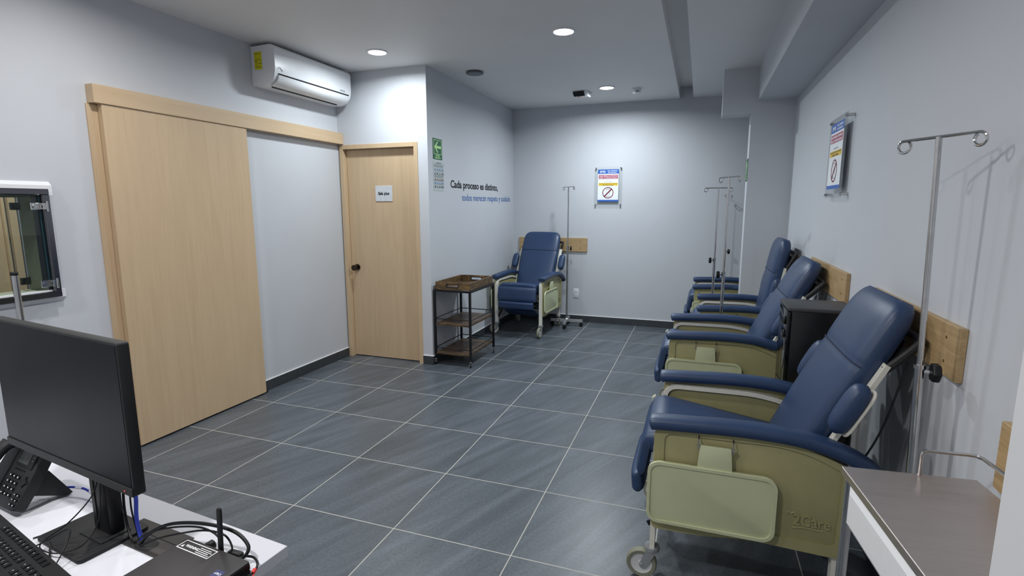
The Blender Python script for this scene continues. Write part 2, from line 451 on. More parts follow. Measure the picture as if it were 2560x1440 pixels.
# ---- sliding door, header, guide
d2 = empty('door_2', (0, 0, 0), 0, 'large sliding maple door hanging on the left wall', None, None, 'structure')
bm = NB(); box(bm, (-.243, .2077, .012), (-.204, 1.2582, 2.15), .002, 1); obj('door_panel', bm, MAPLE, d2)
bm = NB(); box(bm, (XL, 1.262, 0), (-.215, 1.285, .022), .001, 1); obj('floor_guide', bm, BLACKP, d2)
bm = NB(); box(bm, (XL, .150, 0), (-.246, .262, 2.128), .001, 1); obj('jamb_trim', bm, MAPLE, d2)
setp(obj('trim_1', (lambda b: (box(b, (XL, .1623, 2.13), (-.194, YD - .001, 2.2357), .002, 1), b)[1])(NB()), MAPLE_H), 'maple box header running above the sliding door', None, None, 'structure')
# ---- pass-through window
w1 = empty('window_1', (0, 0, 0), 0, 'steel-framed glass hatch with white moulded surround at the left edge', None, None, 'structure')
bm = NB()
def wframe(bm, y0, y1, z0, z1, t, xa, xb, bev=.002):
    box(bm, (xa, y0, z0), (xb, y1, z0 + t), bev, 1); box(bm, (xa, y0, z1 - t), (xb, y1, z1), bev, 1)
    box(bm, (xa, y0, z0 + t), (xb, y0 + t, z1 - t), bev, 1); box(bm, (xa, y1 - t, z0 + t), (xb, y1, z1 - t), bev, 1)
# white surround: bevelled slabs above and below
def surround(bm, z0, z1, zin):
    prism(bm, [(XL, z0), (XL, z1), (XL + .008, z1), (XL + .030, zin)] if z1 > zin else [(XL, z0), (XL, z1), (XL + .030, zin), (XL + .008, z0)], WY0 - .03, WY1 + .033, 'xz')
prism(bm, [(XL, 1.60), (XL, 1.672), (XL + .006, 1.672), (XL + .028, 1.652), (XL + .028, 1.60)], WY0 - .03, WY1 + .030, 'xz')
prism(bm, [(XL, 1.085), (XL, 1.018), (XL + .006, 1.018), (XL + .028, 1.040), (XL + .028, 1.085)], WY0 - .03, WY1 + .030, 'xz')
obj('white_surround', bm, WHITEP, w1)
bm = NB(); wframe(bm, WY0, WY1, 1.045, 1.632, .030, XL + .0285, XL + .052)
wframe(bm, WY0 + .02, WY1 - .02, 1.065, 1.612, .012, XL - .05, XL + .045)
obj('window_frame', bm, DSTEEL, w1)
bm = NB(); box(bm, (XL + .012, WY0 + .034, 1.079), (XL + .020, WY1 - .040, 1.600), .001, 1); obj('pane', bm, WGLASS, w1)
bm = NB(); box(bm, (XL + .012, WY1 - .040, 1.079), (XL + .022, WY1 - .032, 1.598)); obj('pane_edge', bm, TEALEDGE, w1)
bm = NB(); box(bm, (-.47, WY1 - .008, WZ0), (XL - .052, WY1, WZ1)); box(bm, (-.47, WY0, WZ0), (XL - .052, WY1, WZ0 + .012)); box(bm, (-.47, WY0, WZ1 - .012), (XL - .052, WY1, WZ1)); obj('opening_lining', bm, ROOM2, w1)
for hz in (1.122, 1.540):
    bm = NB()
    box(bm, (XL + .021, WY1 - .080, hz - .020), (XL + .029, WY1 - .036, hz + .020), .002, 1)
    box(bm, (XL + .029, WY1 - .040, hz - .018), (XL + .060, WY1 - .022, hz + .018), .002, 1)
    cyl(bm, (XL + .058, WY1 - .020, hz), .006, .055, 'z', 12); cyl(bm, (XL + .032, WY1 - .062, hz), .010, .008, 'x', 14)
    obj('hinge', bm, CHROME, w1)
    bm = NB(); box(bm, (-.462, WY1 - .055, hz - .020), (-.452, WY1 - .008, hz + .020), .002, 1); cyl(bm, (-.449, WY1 - .032, hz), .010, .006, 'x', 14)
    obj('clamp', bm, DSTEEL, w1)
# what is seen through the hatch
struct('wall_next_room', [((-2.4, -2.6, 0), (-2.3, 2.3, H)), ((-2.3, 2.2, 0), (-.47, 2.3, H)), ((-2.3, -2.6, 0), (-.47, -2.5, H))], ROOM2L)
bm = NB(); box(bm, (-2.3, -.25, 0), (-2.27, .688, 2.1), .002, 1); setp(obj('door_3', bm, MAPLE), 'wooden door seen through the glass hatch', None, None, 'structure')
bm = NB(); box(bm, (-2.3, .690, 0), (-2.24, .706, 2.4), .002, 1); box(bm, (-2.3, .742, 0), (-2.26, .793, 2.4), .002, 1); setp(obj('trim_2', bm, MAPLE), None, None, None, 'structure')

# ================================================================ CEILING FITTINGS
def downlight(x, y, k, label, vis=True):
    e = empty('ceiling_light', (x, y, H), 0, label, 'ceiling light', 'round recessed ceiling lights')
    bm = NB(); lathe(bm, [(.088, 0), (.088, -.004), (.084, -.008), (.074, -.008), (.070, -.003)], n=32); obj('frame', bm, WHITEP, e)
    bm = NB(); cyl(bm, (0, 0, -.0035), .0705, .003, n=32); obj('diffuser', bm, DIFF, e)
    ld = bpy.data.lights.new('lamp', 'AREA'); ld.shape = 'DISK'; ld.size = .14; ld.spread = R(168); ld.energy = LAMP_W * k; ld.color = LAMP_COL if y > 1 else LAMP_COL_NEAR
    lo = bpy.data.objects.new('lamp', ld); COL.objects.link(lo); lo.location = (0, 0, -.010); lo.parent = e
for i, (x, y, k) in enumerate(CEIL_LIGHTS):
    lab = ['round bright ceiling light in front of the name-plated door', 'round bright ceiling light over the middle of the room, the one with the largest glow',
           'small round ceiling light near the end wall beside the smoke detector'][i] if i < 3 else 'unseen round ceiling light, nearer the camera or added in the next room'
    downlight(x, y, k, lab)
e = empty('ceiling_speaker', (1.04, 2.81, H), 0, 'round dark flat ceiling speaker grille beside the lettered wall', 'speaker')
bm = NB(); lathe(bm, [(.060, 0), (.060, -.008), (.082, -.009), (.082, -.018), (.076, -.021)], n=32); obj('rim', bm, mat('speaker_rim_grey', '5c6065', 0.5), e)
bm = NB(); lathe(bm, [(.0755, -.0185), (.060, -.0235), (.02, -.0255)], n=32); obj('grille', bm, mat('speaker_grille_grey', '85898e', 0.7, bump=.5, bscale=900), e)
e = empty('emergency_light', (1.80, 4.05, H), R(-8), 'small white wedge emergency light with a black lens panel', 'emergency light')
bm = NB(); prism(bm, [(-.075, 0), (.075, 0), (.075, -.02), (.045, -.055), (-.03, -.055), (-.075, -.02)], -.075, .090, 'yz', bev=.004); obj('housing', bm, WHITEP, e)
bm = NB(); prism(bm, [(-.0755, -.004), (-.0755, -.018), (-.040, -.046), (-.046, -.050), (-.083, -.020), (-.083, -.004)], -.073, .055, 'yz'); obj('lens_panel', bm, BLACKP, e)
bm = NB(); cyl(bm, (-.02, -.025, -.056), .014, .006, n=14); cyl(bm, (.02, -.02, -.056), .012, .006, n=14); obj('indicator', bm, mat('warm_lens', 'c98e77', 0.3), e)
e = empty('smoke_detector', (2.40, 4.08, H), 0, 'small white drum smoke detector on the ceiling near the end wall', 'smoke detector')
bm = NB(); lathe(bm, [(.052, 0), (.052, -.012), (.044, -.016), (.044, -.042), (.030, -.052), (.004, -.053)], n=28); obj('body', bm, WHITEP, e)
bm = NB(); box(bm, (-.004, -.0455, -.036), (.026, -.0430, -.028)); obj('vent', bm, GAP, e)

# ================================================================ AIR CONDITIONER
ac = empty('air_conditioner', (XL, 0, 0), 0, 'white wall-mounted split air conditioner with a yellow energy label', 'air conditioner')
Y0, Y1 = 1.402, 2.345
prof = roundpoly([(.001, 2.474), (.135, 2.466), (.215, 2.505), (.236, 2.580), (.236, 2.745), (.215, 2.768), (.001, 2.768)], [0, .05, .05, .04, .015, .02, 0])
bm = NB(); prism(bm, prof, Y0, Y1, 'xz', bev=.006); obj('body', bm, WHITEP, ac)
bm = NB()
prism(bm, [(.2275, 2.548), (.2375, 2.554), (.2375, 2.558), (.2275, 2.556)], Y0 + .035, Y1 - .035, 'xz')
prism(bm, [(.135, 2.462), (.150, 2.465), (.150, 2.478), (.135, 2.476)], Y0 + .06, Y1 - .10, 'xz'); obj('air_slot', bm, GAP, ac)
bm = NB()
fl = [(.236, 2.548), (.229, 2.520), (.212, 2.497), (.180, 2.480), (.155, 2.470), (.153, 2.475), (.178, 2.487), (.206, 2.502), (.222, 2.524), (.229, 2.549)]
prism(bm, [(x + .0028, z - .0022) for x, z in fl], Y0 + .035, Y1 - .05, 'xz', bev=.001); obj('air_flap', bm, WHITEE, ac)
bm = NB(); prism(bm, rrect(.040, 2.590, .112, 2.722, .004, 3), Y0 - .0018, Y0 - .0004, 'xz'); lb = obj('energy_label', bm, YEL, ac)
bm = NB()
for z in (2.710, 2.704, 2.668, 2.660, 2.632, 2.612, 2.606): box(bm, (.046, Y0 - .0024, z - .0008), (.106 - random.random() * .02, Y0 - .0018, z + .0008))
cyl(bm, (.056, Y0 - .0024, 2.648), .005, .001, 'y', 12); cyl(bm, (.103, Y0 - .0024, 2.634), .004, .001, 'y', 12); obj('print', bm, INKG, lb)
bm = NB(); tube(bm, spline([(.2375, Y0 + .035, 2.594), (.2375, Y0 + .05, 2.604), (.2375, Y0 + .066, 2.592), (.2375, Y0 + .08, 2.582)], 5), .0035, 6); obj('silver_mark', bm, WHI, ac)
t = text_mesh('model_text', 'INVERTER', .016, GREYI, ac, (.2368, Y1 - .16, 2.574), (R(90), 0, R(90)), .0003)

# ================================================================ SIGNS
def Wt(name, s, size, m, par, y, z, x=XT, **k):       # text on a wall facing +X: reads toward +Y
    return text_mesh(name, s, size, m, par, (x, y, z), (R(90), 0, R(90)), **k)
e = empty('name_plate', (.2135, YD + .045, 1.6575), 0, 'small silver plate reading Sala plus on the maple door', 'sign')
bm = NB(); box(bm, (-.094, -.006, -.0745), (.094, -.001, .0745), .001, 1); obj('plate', bm, SILV, e)
text_mesh('lettering', 'Sala plus', .040, BLKI, e, (0, -.0066, -.012), (R(90), 0, 0), align='CENTER', bold=.0013, width=.125)
e = empty('evacuation_sign', (XT, 2.619, 2.072), 0, 'green evacuation route sign with a pale left arrow', 'sign')
bm = NB(); box(bm, (.0005, -.093, -.0965), (.003, .093, .0965), .0005, 1); obj('panel', bm, SIGNG, e)
bm = NB(); frame_loop(bm, rrect(-.080, -.050, .080, .084, .004, 2), rrect(-.074, -.045, .074, .079, .003, 2), .003, .0040)
obj('border', bm, SIGNL, e)
bm = NB(); prism(bm, [(-.066, .018), (-.012, .068), (.010, .068), (-.024, .030), (.068, .030), (.068, .006), (-.024, .006), (.010, -.034), (-.012, -.034)], .003, .0042, 'yz'); obj('arrow', bm, SIGNL, e)
text_mesh('lettering', 'RUTA DE', .020, SIGNL, e, (.0032, 0, -.068), (R(90), 0, R(90)), align='CENTER', width=.072, bold=.0008)
text_mesh('lettering', 'EVACUACIÓN', .020, SIGNL, e, (.0032, 0, -.088), (R(90), 0, R(90)), align='CENTER', width=.110, bold=.0008)
e = empty('information_poster', (XT, 2.634, 1.820), 0, 'narrow pale poster filled with a grid of tiny pictograms below the green sign', 'poster')
bm = NB(); box(bm, (.0005, -.108, -.138), (.0025, .108, .138)); obj('sheet', bm, PAPERG, e)
bm = NB()
for z in (.108, .085, .046, .008, -.012, -.045, -.078, -.112): box(bm, (.0025, -.098, z - .0009), (.0032, .100, z + .0009))
for z0, z1 in ((.046, .085), (.008, .046), (-.045, -.012), (-.078, -.045), (-.112, -.078)):
    for y in (-.055, -.010, .035, .075): box(bm, (.0025, y - .0007, z0), (.0032, y + .0007, z1))
for z in (.096, -.002):
    for k in range(9): box(bm, (.0025, -.090 + k * .021, z - .006), (.0032, -.083 + k * .021, z + .006))
obj('grid_lines', bm, BLKI, e)
text_mesh('lettering', 'EMERGENCIAS', .013, BLKI, e, (.0027, 0, .117), (R(90), 0, R(90)), align='CENTER', width=.10)
bm = NB(); bb = NB(); bg = NB()
for r_, z in enumerate((.064, .026, -.030, -.062, -.096)):
    for k, y in enumerate((-.078, -.033, .013, .055, .088)):
        q = (bm, bb, bg)[(r_ * 2 + k * 3) % 3]
        s = .006 + .005 * random.random(); cyl(q, (.0029, y, z + .003), s * .55, .0008, 'x', 10); box(q, (.0025, y - s, z - .012), (.0032, y + s, z - .001))
obj('pictogram', bm, BLUEI, e); obj('pictogram', bb, REDI, e); obj('pictogram', bg, BLKI, e)
def words(o, gap):
    e = empty('wall_lettering', o.location); me = o.data
    comp = {}; 
    bm = bmesh.new(); bm.from_mesh(me); bm.verts.ensure_lookup_table(); seen = set(); isl = []
    for v in bm.verts:
        if v.index in seen: continue
        st = [v]; seen.add(v.index); ids = []
        while st:
            q = st.pop(); ids.append(q.index)
            for ed in q.link_edges:
                w_ = ed.other_vert(q)
                if w_.index not in seen: seen.add(w_.index); st.append(w_)
        xs = [bm.verts[i].co.x for i in ids]; isl.append((min(xs), max(xs), set(ids)))
    isl.sort(key=lambda t: t[0]); groups = []
    for a, b, ids in isl:
        if groups and a - groups[-1][0] < gap: groups[-1][0] = max(groups[-1][0], b); groups[-1][1] |= ids
        else: groups.append([b, set(ids)])
    for _, ids in groups:
        b2 = bm.copy(); b2.verts.ensure_lookup_table()
        bmesh.ops.delete(b2, geom=[v for v in b2.verts if v.index not in ids], context='VERTS')
        obj('word', b2, me.materials[0], e, rot=o.rotation_euler, smooth=0)
    bm.free(); bpy.data.objects.remove(o); return e
o = Wt('wall_lettering', 'Cada proceso es distinto,', .105, BLKI, None, 2.888, 1.722, x=XT + .0006, width=1.325, bold=.0030); o = words(o, .022)
setp(o, 'dark sans lettering reading Cada proceso es distinto on the wall', 'wall lettering')
o = Wt('wall_lettering', 'todos merecen respeto y cuidado', .100, BLUEW, None, 3.158, 1.592, x=XT + .0006, width=1.51, bold=.0008); o = words(o, .022)
setp(o, 'blue lettering reading todos merecen respeto y cuidado below the dark line', 'wall lettering')
# exit sign on the pier
e = empty('evacuation_sign', (XP, YC + .10, 1.872), 0, 'narrow green evacuation sign on the white edge of the pier', 'sign')
bm = NB(); box(bm, (-.003, -.092, -.105), (-.0005, .092, .105), .0005, 1); obj('panel', bm, SIGNG, e)
bm = NB(); prism(bm, [(0, .085), (-.05, .03), (-.018, .03), (-.018, -.045), (.018, -.045), (.018, .03), (.05, .03)], -.0042, -.003, 'yz'); obj('arrow', bm, SIGNL, e)
text_mesh('lettering', 'RUTA DE', .020, SIGNL, e, (-.0033, 0, -.068), (R(90), 0, R(-90)), align='CENTER', width=.09)
text_mesh('lettering', 'EVACUACIÓN', .020, SIGNL, e, (-.0033, 0, -.090), (R(90), 0, R(-90)), align='CENTER', width=.13)

def privacy(loc, rz, w, h, label, lift):
    """acrylic sign on four stand-offs; local frame: x right, z up, faces -y, wall at y=0"""
    e = empty('privacy_sign', loc, rz, label, 'sign', 'acrylic privacy signs')
    bm = NB(); box(bm, (-w/2, -lift - .004, -h/2), (w/2, -lift, h/2), .001, 1); obj('acrylic_plate', bm, ACRY, e)
    pw, ph = w * .76, h * .82
    y = -lift - .0045
    bm = NB(); box(bm, (-pw/2, y - .0008, -ph/2 + h*.02), (pw/2, y, ph/2 + h*.02)); pp = obj('printed_sheet', bm, PAPER, e)
    cz = h * .02; top = cz + ph/2; bot = cz - ph/2
    def blk(nm, x0, x1, z0, z1, m):
        bm = NB(); box(bm, (x0, y - .0014, z0), (x1, y - .0008, z1)); return obj(nm, bm, m, pp)
    blk('blue_band', -pw/2, pw/2, top - ph*.135, top, BLUEI); blk('blue_band', -pw/2, pw/2, bot, bot + ph*.055, BLUEI)
    blk('magenta_band', -pw*.455, pw*.455, top - ph*.295, top - ph*.170, MAG); blk('yellow_band', -pw*.455, pw*.455, top - ph*.505, top - ph*.42, YELI)
    def tx(s, x, z, wd, sz, m, **k): text_mesh('lettering', s, sz, m, pp, (x, y - .0016, z), (R(90), 0, 0), ext=.0002, align='CENTER', width=wd, **k)
    tx('EMSI', -pw*.27, top - ph*.10, pw*.24, ph*.085, WHI, bold=.0006)
    tx('UNA CORRIENTE', pw*.19, top - ph*.060, pw*.46, ph*.040, WHI, bold=.0003); tx('DEL SERVICIO', pw*.19, top - ph*.112, pw*.40, ph*.040, WHI, bold=.0003)
    tx('NOS PREOCUPAMOS', 0, top - ph*.225, pw*.84, ph*.052, WHI, bold=.0004); tx('POR TU PRIVACIDAD', 0, top - ph*.283, pw*.84, ph*.052, WHI, bold=.0004)
    tx('POR FAVOR', 0, top - ph*.39, pw*.36, ph*.026, GREYI)
    tx('NO HAGAS USO DE TU CELULAR', 0, top - ph*.453, pw*.86, ph*.030, BLKI); tx('EN ESTA ÁREA', 0, top - ph*.497, pw*.5, ph*.036, BLKI, bold=.0003)
    c = top - ph*.725; r = ph*.175
    bm = NB(); n = 40
    frame_loop(bm, [(r*math.cos(2*PI*i/n), c + r*math.sin(2*PI*i/n)) for i in range(n)], [(.87*r*math.cos(2*PI*i/n), c + .87*r*math.sin(2*PI*i/n)) for i in range(n)], y - .0022, y - .0014, 'xz')
    s = r*.70; t_ = r*.075
    prism(bm, [(-s - t_, c - s + t_), (-s + t_, c - s - t_), (s + t_, c + s - t_), (s - t_, c + s + t_)], y - .0022, y - .0014, 'xz'); obj('prohibition_ring', bm, REDI, pp)
    bm = NB(); a, b = r*.34, r*.68
    frame_loop(bm, rrect(-a, c - b, a, c + b, .004, 3), rrect(-a*.9, c - b*.88, a*.9, c + b*.88, .003, 3), y - .0014, y - .0010, 'xz'); obj('phone_symbol', bm, GREYI, pp)
    for sx in (-1, 1):
        for sz in (-1, 1):
            bm = NB(); cyl(bm, (sx*(w/2 - .016), -lift/2 - .006, sz*(h/2 - .018)), .0085, lift + .012 - .002, 'y', 16, bev=.001); obj('stand_off', bm, CHROME, e)
privacy((2.0025, YB, 1.778), 0, .345, .487, 'framed acrylic privacy sign on the end wall', .022)
privacy((XR, 1.625, 1.815), R(-90), .405, .465, 'framed acrylic privacy sign on the right wall, seen edge-on', .035)

# wall outlet
e = empty('wall_outlet', (1.608, YB, .385), 0, 'white wall socket plate low on the end wall', 'wall socket')
bm = NB(); box(bm, (-.036, -.007, -.062), (.036, -.0005, .062), .003, 2); obj('plate', bm, WHITEP, e)
for z in (-.022, .022):
    bm = NB(); prism(bm, rrect(-.017, z - .015, .017, z + .015, .005, 3), -.010, -.007, 'xz'); s = obj('socket', bm, WHITEE, e)
    bm = NB(); box(bm, (-.008, -.0105, z - .006), (-.006, -.0098, z + .006)); box(bm, (.006, -.0105, z - .006), (.008, -.0098, z + .006)); obj('slot', bm, GAP, s)

# bumper boards
def board(name, a, b, m, label, axis):
    bm = NB(); box(bm, a, b, .0015, 1); e = setp(obj(name, bm, m), label, 'wall board', 'oak bumper boards')
    # screw caps
    k = 1 if axis == 'y' else 0
    lo, hi = a[k], b[k]
    for u in (lo + .09, hi - .09):
        for z in (a[2] + .045, b[2] - .045):
            bm = NB()
            if axis == 'y': cyl(bm, (a[0] - .0004, u, z), .005, .002, 'x', 10)
            else: cyl(bm, (u, a[1] - .0004, z), .005, .002, 'y', 10)
            obj('screw_cap', bm, mat_screw, e)
mat_screw = mat('screw_cap_brown', '6b4e2c', 0.5)
board('bumper_board', (.815, YB - .020, .940), (1.749, YB - .0005, 1.119), OAK_X, 'oak board on the end wall behind the corner recliner', 'x')
board('bumper_board', (XR - .020, -.112, 1.005), (XR - .0005, .76, 1.172), OAK_Y, 'oak board on the right wall behind the nearest recliner', 'y')
board('bumper_board', (XR - .020, 1.212, 1.010), (XR - .0005, 2.187, 1.178), OAK_Y, 'oak board on the right wall behind the second recliner from the camera', 'y')
board('bumper_board', (XR - .020, 2.377, .975), (XR - .0005, 3.405, 1.140), OAK_Y, 'oak board beside the pier behind the third recliner', 'y')
board('bumper_board', (XR - .020, -1.02, .815), (XR - .0005, -.385, .995), OAK_Y, 'oak board beyond the steel trolley at the near right edge', 'y')

# ================================================================ RECLINERS
AW = .30                                  # arm centre offset
def tape(bm, path, w, h0):                # flat bar in the yz plane at given x
    pass
def caster(par, x, y, brake=False, swivel=0.0, r=.062):
    c = empty('caster', (x, y, 0), swivel, None, None, parent=par)
    bm = NB()
    lathe(bm, [(.012, .150), (.030, .146), (.032, .136), (.030, .128), (.020, .122), (.012, .122)], n=20)
    for s in (-1, 1):
        prism(bm, roundpoly([(-.020, .128), (.022, .128), (.050, .060), (.040, .046), (.024, .050)], [.004, .004, .008, .008, .008], 3), s*.020 - .0015, s*.020 + .0015, 'yz')
    cyl(bm, (0, .040, r), .006, .052, 'x', 12)
    if brake: box(bm, (-.022, -.035, .095), (.022, .0, .107), .003, 2); box(bm, (-.016, -.060, .078), (.016, -.028, .088), .003, 2)
    obj('fork', bm, ZINC, c)
    bm = NB(); lathe(bm, [(.044, -.014), (r - .004, -.016), (r, -.010), (r, .010), (r - .004, .016), (.044, .014)], (0, .040, r), 28, axis='x', closed=True); obj('tyre', bm, RUBBER, c)
    bm = NB(); lathe(bm, [(.010, -.013), (.014, -.010), (.040, -.0105), (.045, -.0135), (.045, .0135), (.040, .0105), (.014, .010), (.010, .013)], (0, .040, r), 24, axis='x'); obj('wheel_hub', bm, HUB, c)
    return c
def make_recliner(loc, rz, recline, label, tag_on=False, seat_up=.03):
    ch = empty('recliner', loc, rz, label, 'recliner chair', 'blue and green clinical recliners')
    for s in (-1, 1):
        side = 'side'
        xo = s * .315                    # outer plane of side
        # moulded side panel with recess
        out = roundpoly([(.006, .246), (.006, .676), (.450, .684), (.560, .664), (.690, .612), (.676, .262), (.360, .272), (.200, .250)], [.03, .035, .08, .06, .02, .02, .06, .06], 5)
        inn = roundpoly([(.046, .292), (.046, .655), (.450, .663), (.555, .645), (.660, .597), (.655, .305), (.360, .312), (.200, .296)], [.03, .03, .08, .06, .02, .02, .06, .06], 5)
        bm = NB(); prism(bm, out, s*.2965, s*.310, 'yz', bev=.002)
        prism(bm, [(.030, .30), (.030, .652), (.45, .655), (.56, .640), (.650, .598), (.650, .30)], s*.278, s*.284, 'yz', bev=.001)
        frame_loop(bm, out, inn, s*.308, s*.317)
        obj('side_panel', bm, GREEN, ch)
        # raised maker's lettering on the panel
        zr = R(90) if s > 0 else R(-90)
        y0 = .515 if s > 0 else .630
        dirn = 1 if s > 0 else -1
        bm = NB()
        tube(bm, spline([(s*.3108, y0 - dirn*.022, .400), (s*.3108, y0 - dirn*.018, .412), (s*.3108, y0 - dirn*.008, .408), (s*.3108, y0 + dirn*.002, .414), (s*.3108, y0 + dirn*.008, .404)], 4), .0032, 6)
        tube(bm, spline([(s*.3108, y0, .352), (s*.3108, y0 + dirn*.03, .358), (s*.3108, y0 + dirn*.10, .356)], 4), .0032, 6)
        obj('raised_swoosh', bm, GREEN, ch)
        text_mesh('raised_lettering', '2Care', .062, GREEN, ch, (s*.3105, y0, .368), (R(90), 0, zr), ext=.0045, width=.122, bold=.0012)
        # cream frame
        bm = NB()
        pth = [(s*.284, .014, .140)] + [(s*.284, p[0], p[1]) for p in roundpoly([(.014, .20), (.014, .652), (.455, .656), (.660, .594), (.664, .12)], [0, .065, .10, .05, 0], 6)]
        tube(bm, pth, .01, flat=(.020, .040)); obj('side_frame', bm, CREAM, ch)
        bm = NB(); tube(bm, [(s*.284, .02, .30), (s*.284, .66, .30)], .01, flat=(.018, .022)); obj('lower_rail', bm, BLACKST, ch)
        # armrest
        ctr = spline([(-.012, .688), (.02, .694), (.12, .700), (.28, .708), (.45, .706), (.56, .692), (.66, .662), (.735, .622), (.775, .580)], 5) if False else None
        pts = spline([(0, -.014, .686), (0, .02, .692), (0, .14, .698), (0, .30, .705), (0, .45, .703), (0, .56, .690), (0, .66, .662), (0, .735, .622), (0, .778, .578)], 5)
        P, T, N = frames(pts); rings = []
        nP = len(P)
        for i, (p, t, nn) in enumerate(zip(P, T, N)):
            u = i / (nP - 1); k = min(1, (math.sqrt(max(0, 1 - (1 - min(1, u / .05)) ** 2))) * .55 + .45)
            k2 = min(1, (math.sqrt(max(0, 1 - (1 - min(1, (1 - u) / .04)) ** 2))) * .5 + .5)
            w = .044 * k * k2; h = .030 * k * k2
            bn = t.cross(nn)
            rings.append([Vector((s * AW, 0, 0)) + p + bn * a + nn * (b * (1.0 if b > 0 else .82)) for a, b in sup(w, h, 2.8, 20)])
        bm = NB(); ring_loft(bm, rings); obj('armrest', bm, VINYL, ch, smooth=50)
        # fold-down tray
        bm = NB(); tr = rrect(-.012, .292, .452, .548, .045, 6)
        prism(bm, tr, s*.332, s*.343, 'yz', bev=.003)
        frame_loop(bm, rrect(-.012, .292, .452, .548, .045, 6), rrect(.000, .304, .440, .536, .036, 6), s*.342, s*.349)
        prism(bm, roundpoly([(.170, .540), (.178, .638), (.288, .638), (.296, .540)], [.004, .006, .006, .004], 2), s*.332, s*.343, 'yz', bev=.002)
        obj('side_tray', bm, TRAYG, ch)
        for y in (.172, .294):
            bm = NB(); cyl(bm, (s*.340, y, .634), .004, .012, 'y', 8); tube(bm, [(s*.322, y, .668), (s*.340, y, .660), (s*.340, y, .618)], .0022, 6); cyl(bm, (s*.337, y, .634), .007, .004, 'y', 10); obj('tray_hinge', bm, CHROME, ch)
        # casters
        caster(ch, s*.284, .014, False, R(180) if s > 0 else R(150)); caster(ch, s*.284, .660, True, R(10))
        bm = NB()
        for y in (.014, .660):
            cyl(bm, (s*.296, y, .165), .004, .006, 'x', 10)
        obj('bolt', bm, BLACKST, ch)
    # seat
    bm = NB(); rings = []
    L0, L1 = -.030, .520
    n = 14
    for i in range(n + 1):
        u = i / n; y = L0 + (L1 - L0) * u
        z = (.545 + seat_up) - (.055 + seat_up) * u
        k = math.sqrt(max(0.0, 1 - (1 - min(1, u / .10)) ** 2)) * .45 + .55
        w = .246 * (.965 + .035 * min(1, u / .08)); h = .062 * k
        rings.append([Vector((a, y, z + b * (1.0 if b > 0 else 1.15) + (.010 * (1 - (a / w) ** 2) if b > 0 else 0))) for a, b in sup(w, h, 4.5, 28)])
    ring_loft(bm, rings); obj('seat', bm, VINYL, ch, smooth=50)
    # leg rest: hanging calf pad, foot pad and the lower foot board
    def pad(name, p0, p1, th, w, m=VINYL, e=4.5):
        bm = NB(); p0 = Vector(p0); p1 = Vector(p1); d = (p1 - p0); L = d.length; t = d.normalized(); nn = Vector((1, 0, 0)).cross(t); rings = []
        for i in range(11):
            u = i / 10; k = math.sqrt(max(0, 1 - abs(2 * u - 1) ** 6)) * .5 + .5
            rings.append([p0 + t * (L * u) + Vector((1, 0, 0)) * (a * (.97 + .03 * k)) + nn * (b * k) for a, b in sup(w, th / 2, e, 24)])
        ring_loft(bm, rings); return obj(name, bm, m, ch, smooth=50)
    pad('calf_pad', (0, -.024, .590), (0, -.050, .425), .055, .243)
    pad('foot_pad', (0, -.066, .420), (0, -.060, .335), .062, .222)
    pad('foot_board', (0, .05, .30), (0, .21, .215), .035, .205)
    bm = NB()
    tube(bm, [(-.28, .10, .33), (.28, .10, .33)], .011, 8); tube(bm, [(-.28, .56, .30), (.28, .56, .30)], .011, 8)
    for s in (-1, 1):
        tube(bm, [(s*.20, .56, .31), (s*.20, .10, .36), (s*.20, -.02, .40)], .01, flat=(.008, .024)); tube(bm, [(s*.22, .12, .44), (s*.22, .54, .42)], .01, flat=(.02, .03))
        tube(bm, [(s*.25, -.01, .22), (s*.25, .16, .32)], .01, flat=(.008, .020))
    obj('undercarriage', bm, BLACKST, ch)
    # back, hinged at seat level
    bk_z = .500
    bm = NB(); rings = []
    Lb = .775; n = 44
    for i in range(n + 1):
        u = i / n; z = Lb * u
        w = .232 + .022 * math.sin(min(1, u * 1.3) * PI * .5)
        w = w - .010 * max(0, (u - .60) / .40) ** 1.3
        endk = math.sqrt(max(0.0, 1 - max(0, (u - .86) / .145) ** 2.4))
        w2 = w * (.74 + .26 * endk) if u > .86 else w
        th = .050 + .008 * math.sin(u * PI) + (.004 * math.sin(max(0, (u - .655)) / .345 * PI) if u > .655 else 0)
        th *= (.45 + .55 * endk)
        seam = math.exp(-((u - .655) / .012) ** 2)
        rings.append([Vector((a, .004 * seam * (1 if b < 0 else 0) + b * (1 - .0 * seam) - .004 * max(0, 1 - (a / w2) ** 2), z)) for a, b in sup(w2 * (1 - .006 * seam), th, 3.6, 32)])
    ring_loft(bm, rings)
    back = obj('backrest', bm, VINYL, ch, (0, .500, bk_z), (-recline, 0, 0), smooth=50)
    if True:
        bm = NB()                               # stitched seam below the head part
        tube(bm, [(x, -.0605 * max(.05, 1 - (abs(x) / .2505) ** 3.6) ** (1 / 3.6), .5075) for x in [.2485 * math.sin(PI * (j / 30 - .5)) for j in range(31)]], .0024, 6); obj('seam_piping', bm, VINYLD, back)
    for s in (-1, 1):
        bm = NB(); tube(bm, [(s*.268, .030, .06), (s*.268, .030, .56)], .01, flat=(.016, .034)); obj('back_upright', bm, CREAM, back)
        rings = []; bm = NB()
        for i in range(15):
            u = i / 14; k = math.sqrt(max(0, 1 - abs(2*u - 1) ** 3.2)) * .75 + .25
            rings.append([Vector((s*.316 + a, -.004 + b, .272 + .200 * u)) for a, b in sup(.042 * k, .036 * k, 2.8, 20)])
        ring_loft(bm, rings); obj('side_bolster', bm, VINYL, back, smooth=55)
        bm = NB(); prism(bm, rrect(s*.316 - .034, .276, s*.316 + .034, .468, .03, 5), .026, .034, 'xz', bev=.002); obj('bolster_plate', bm, CREAM, back)
    bm = NB()
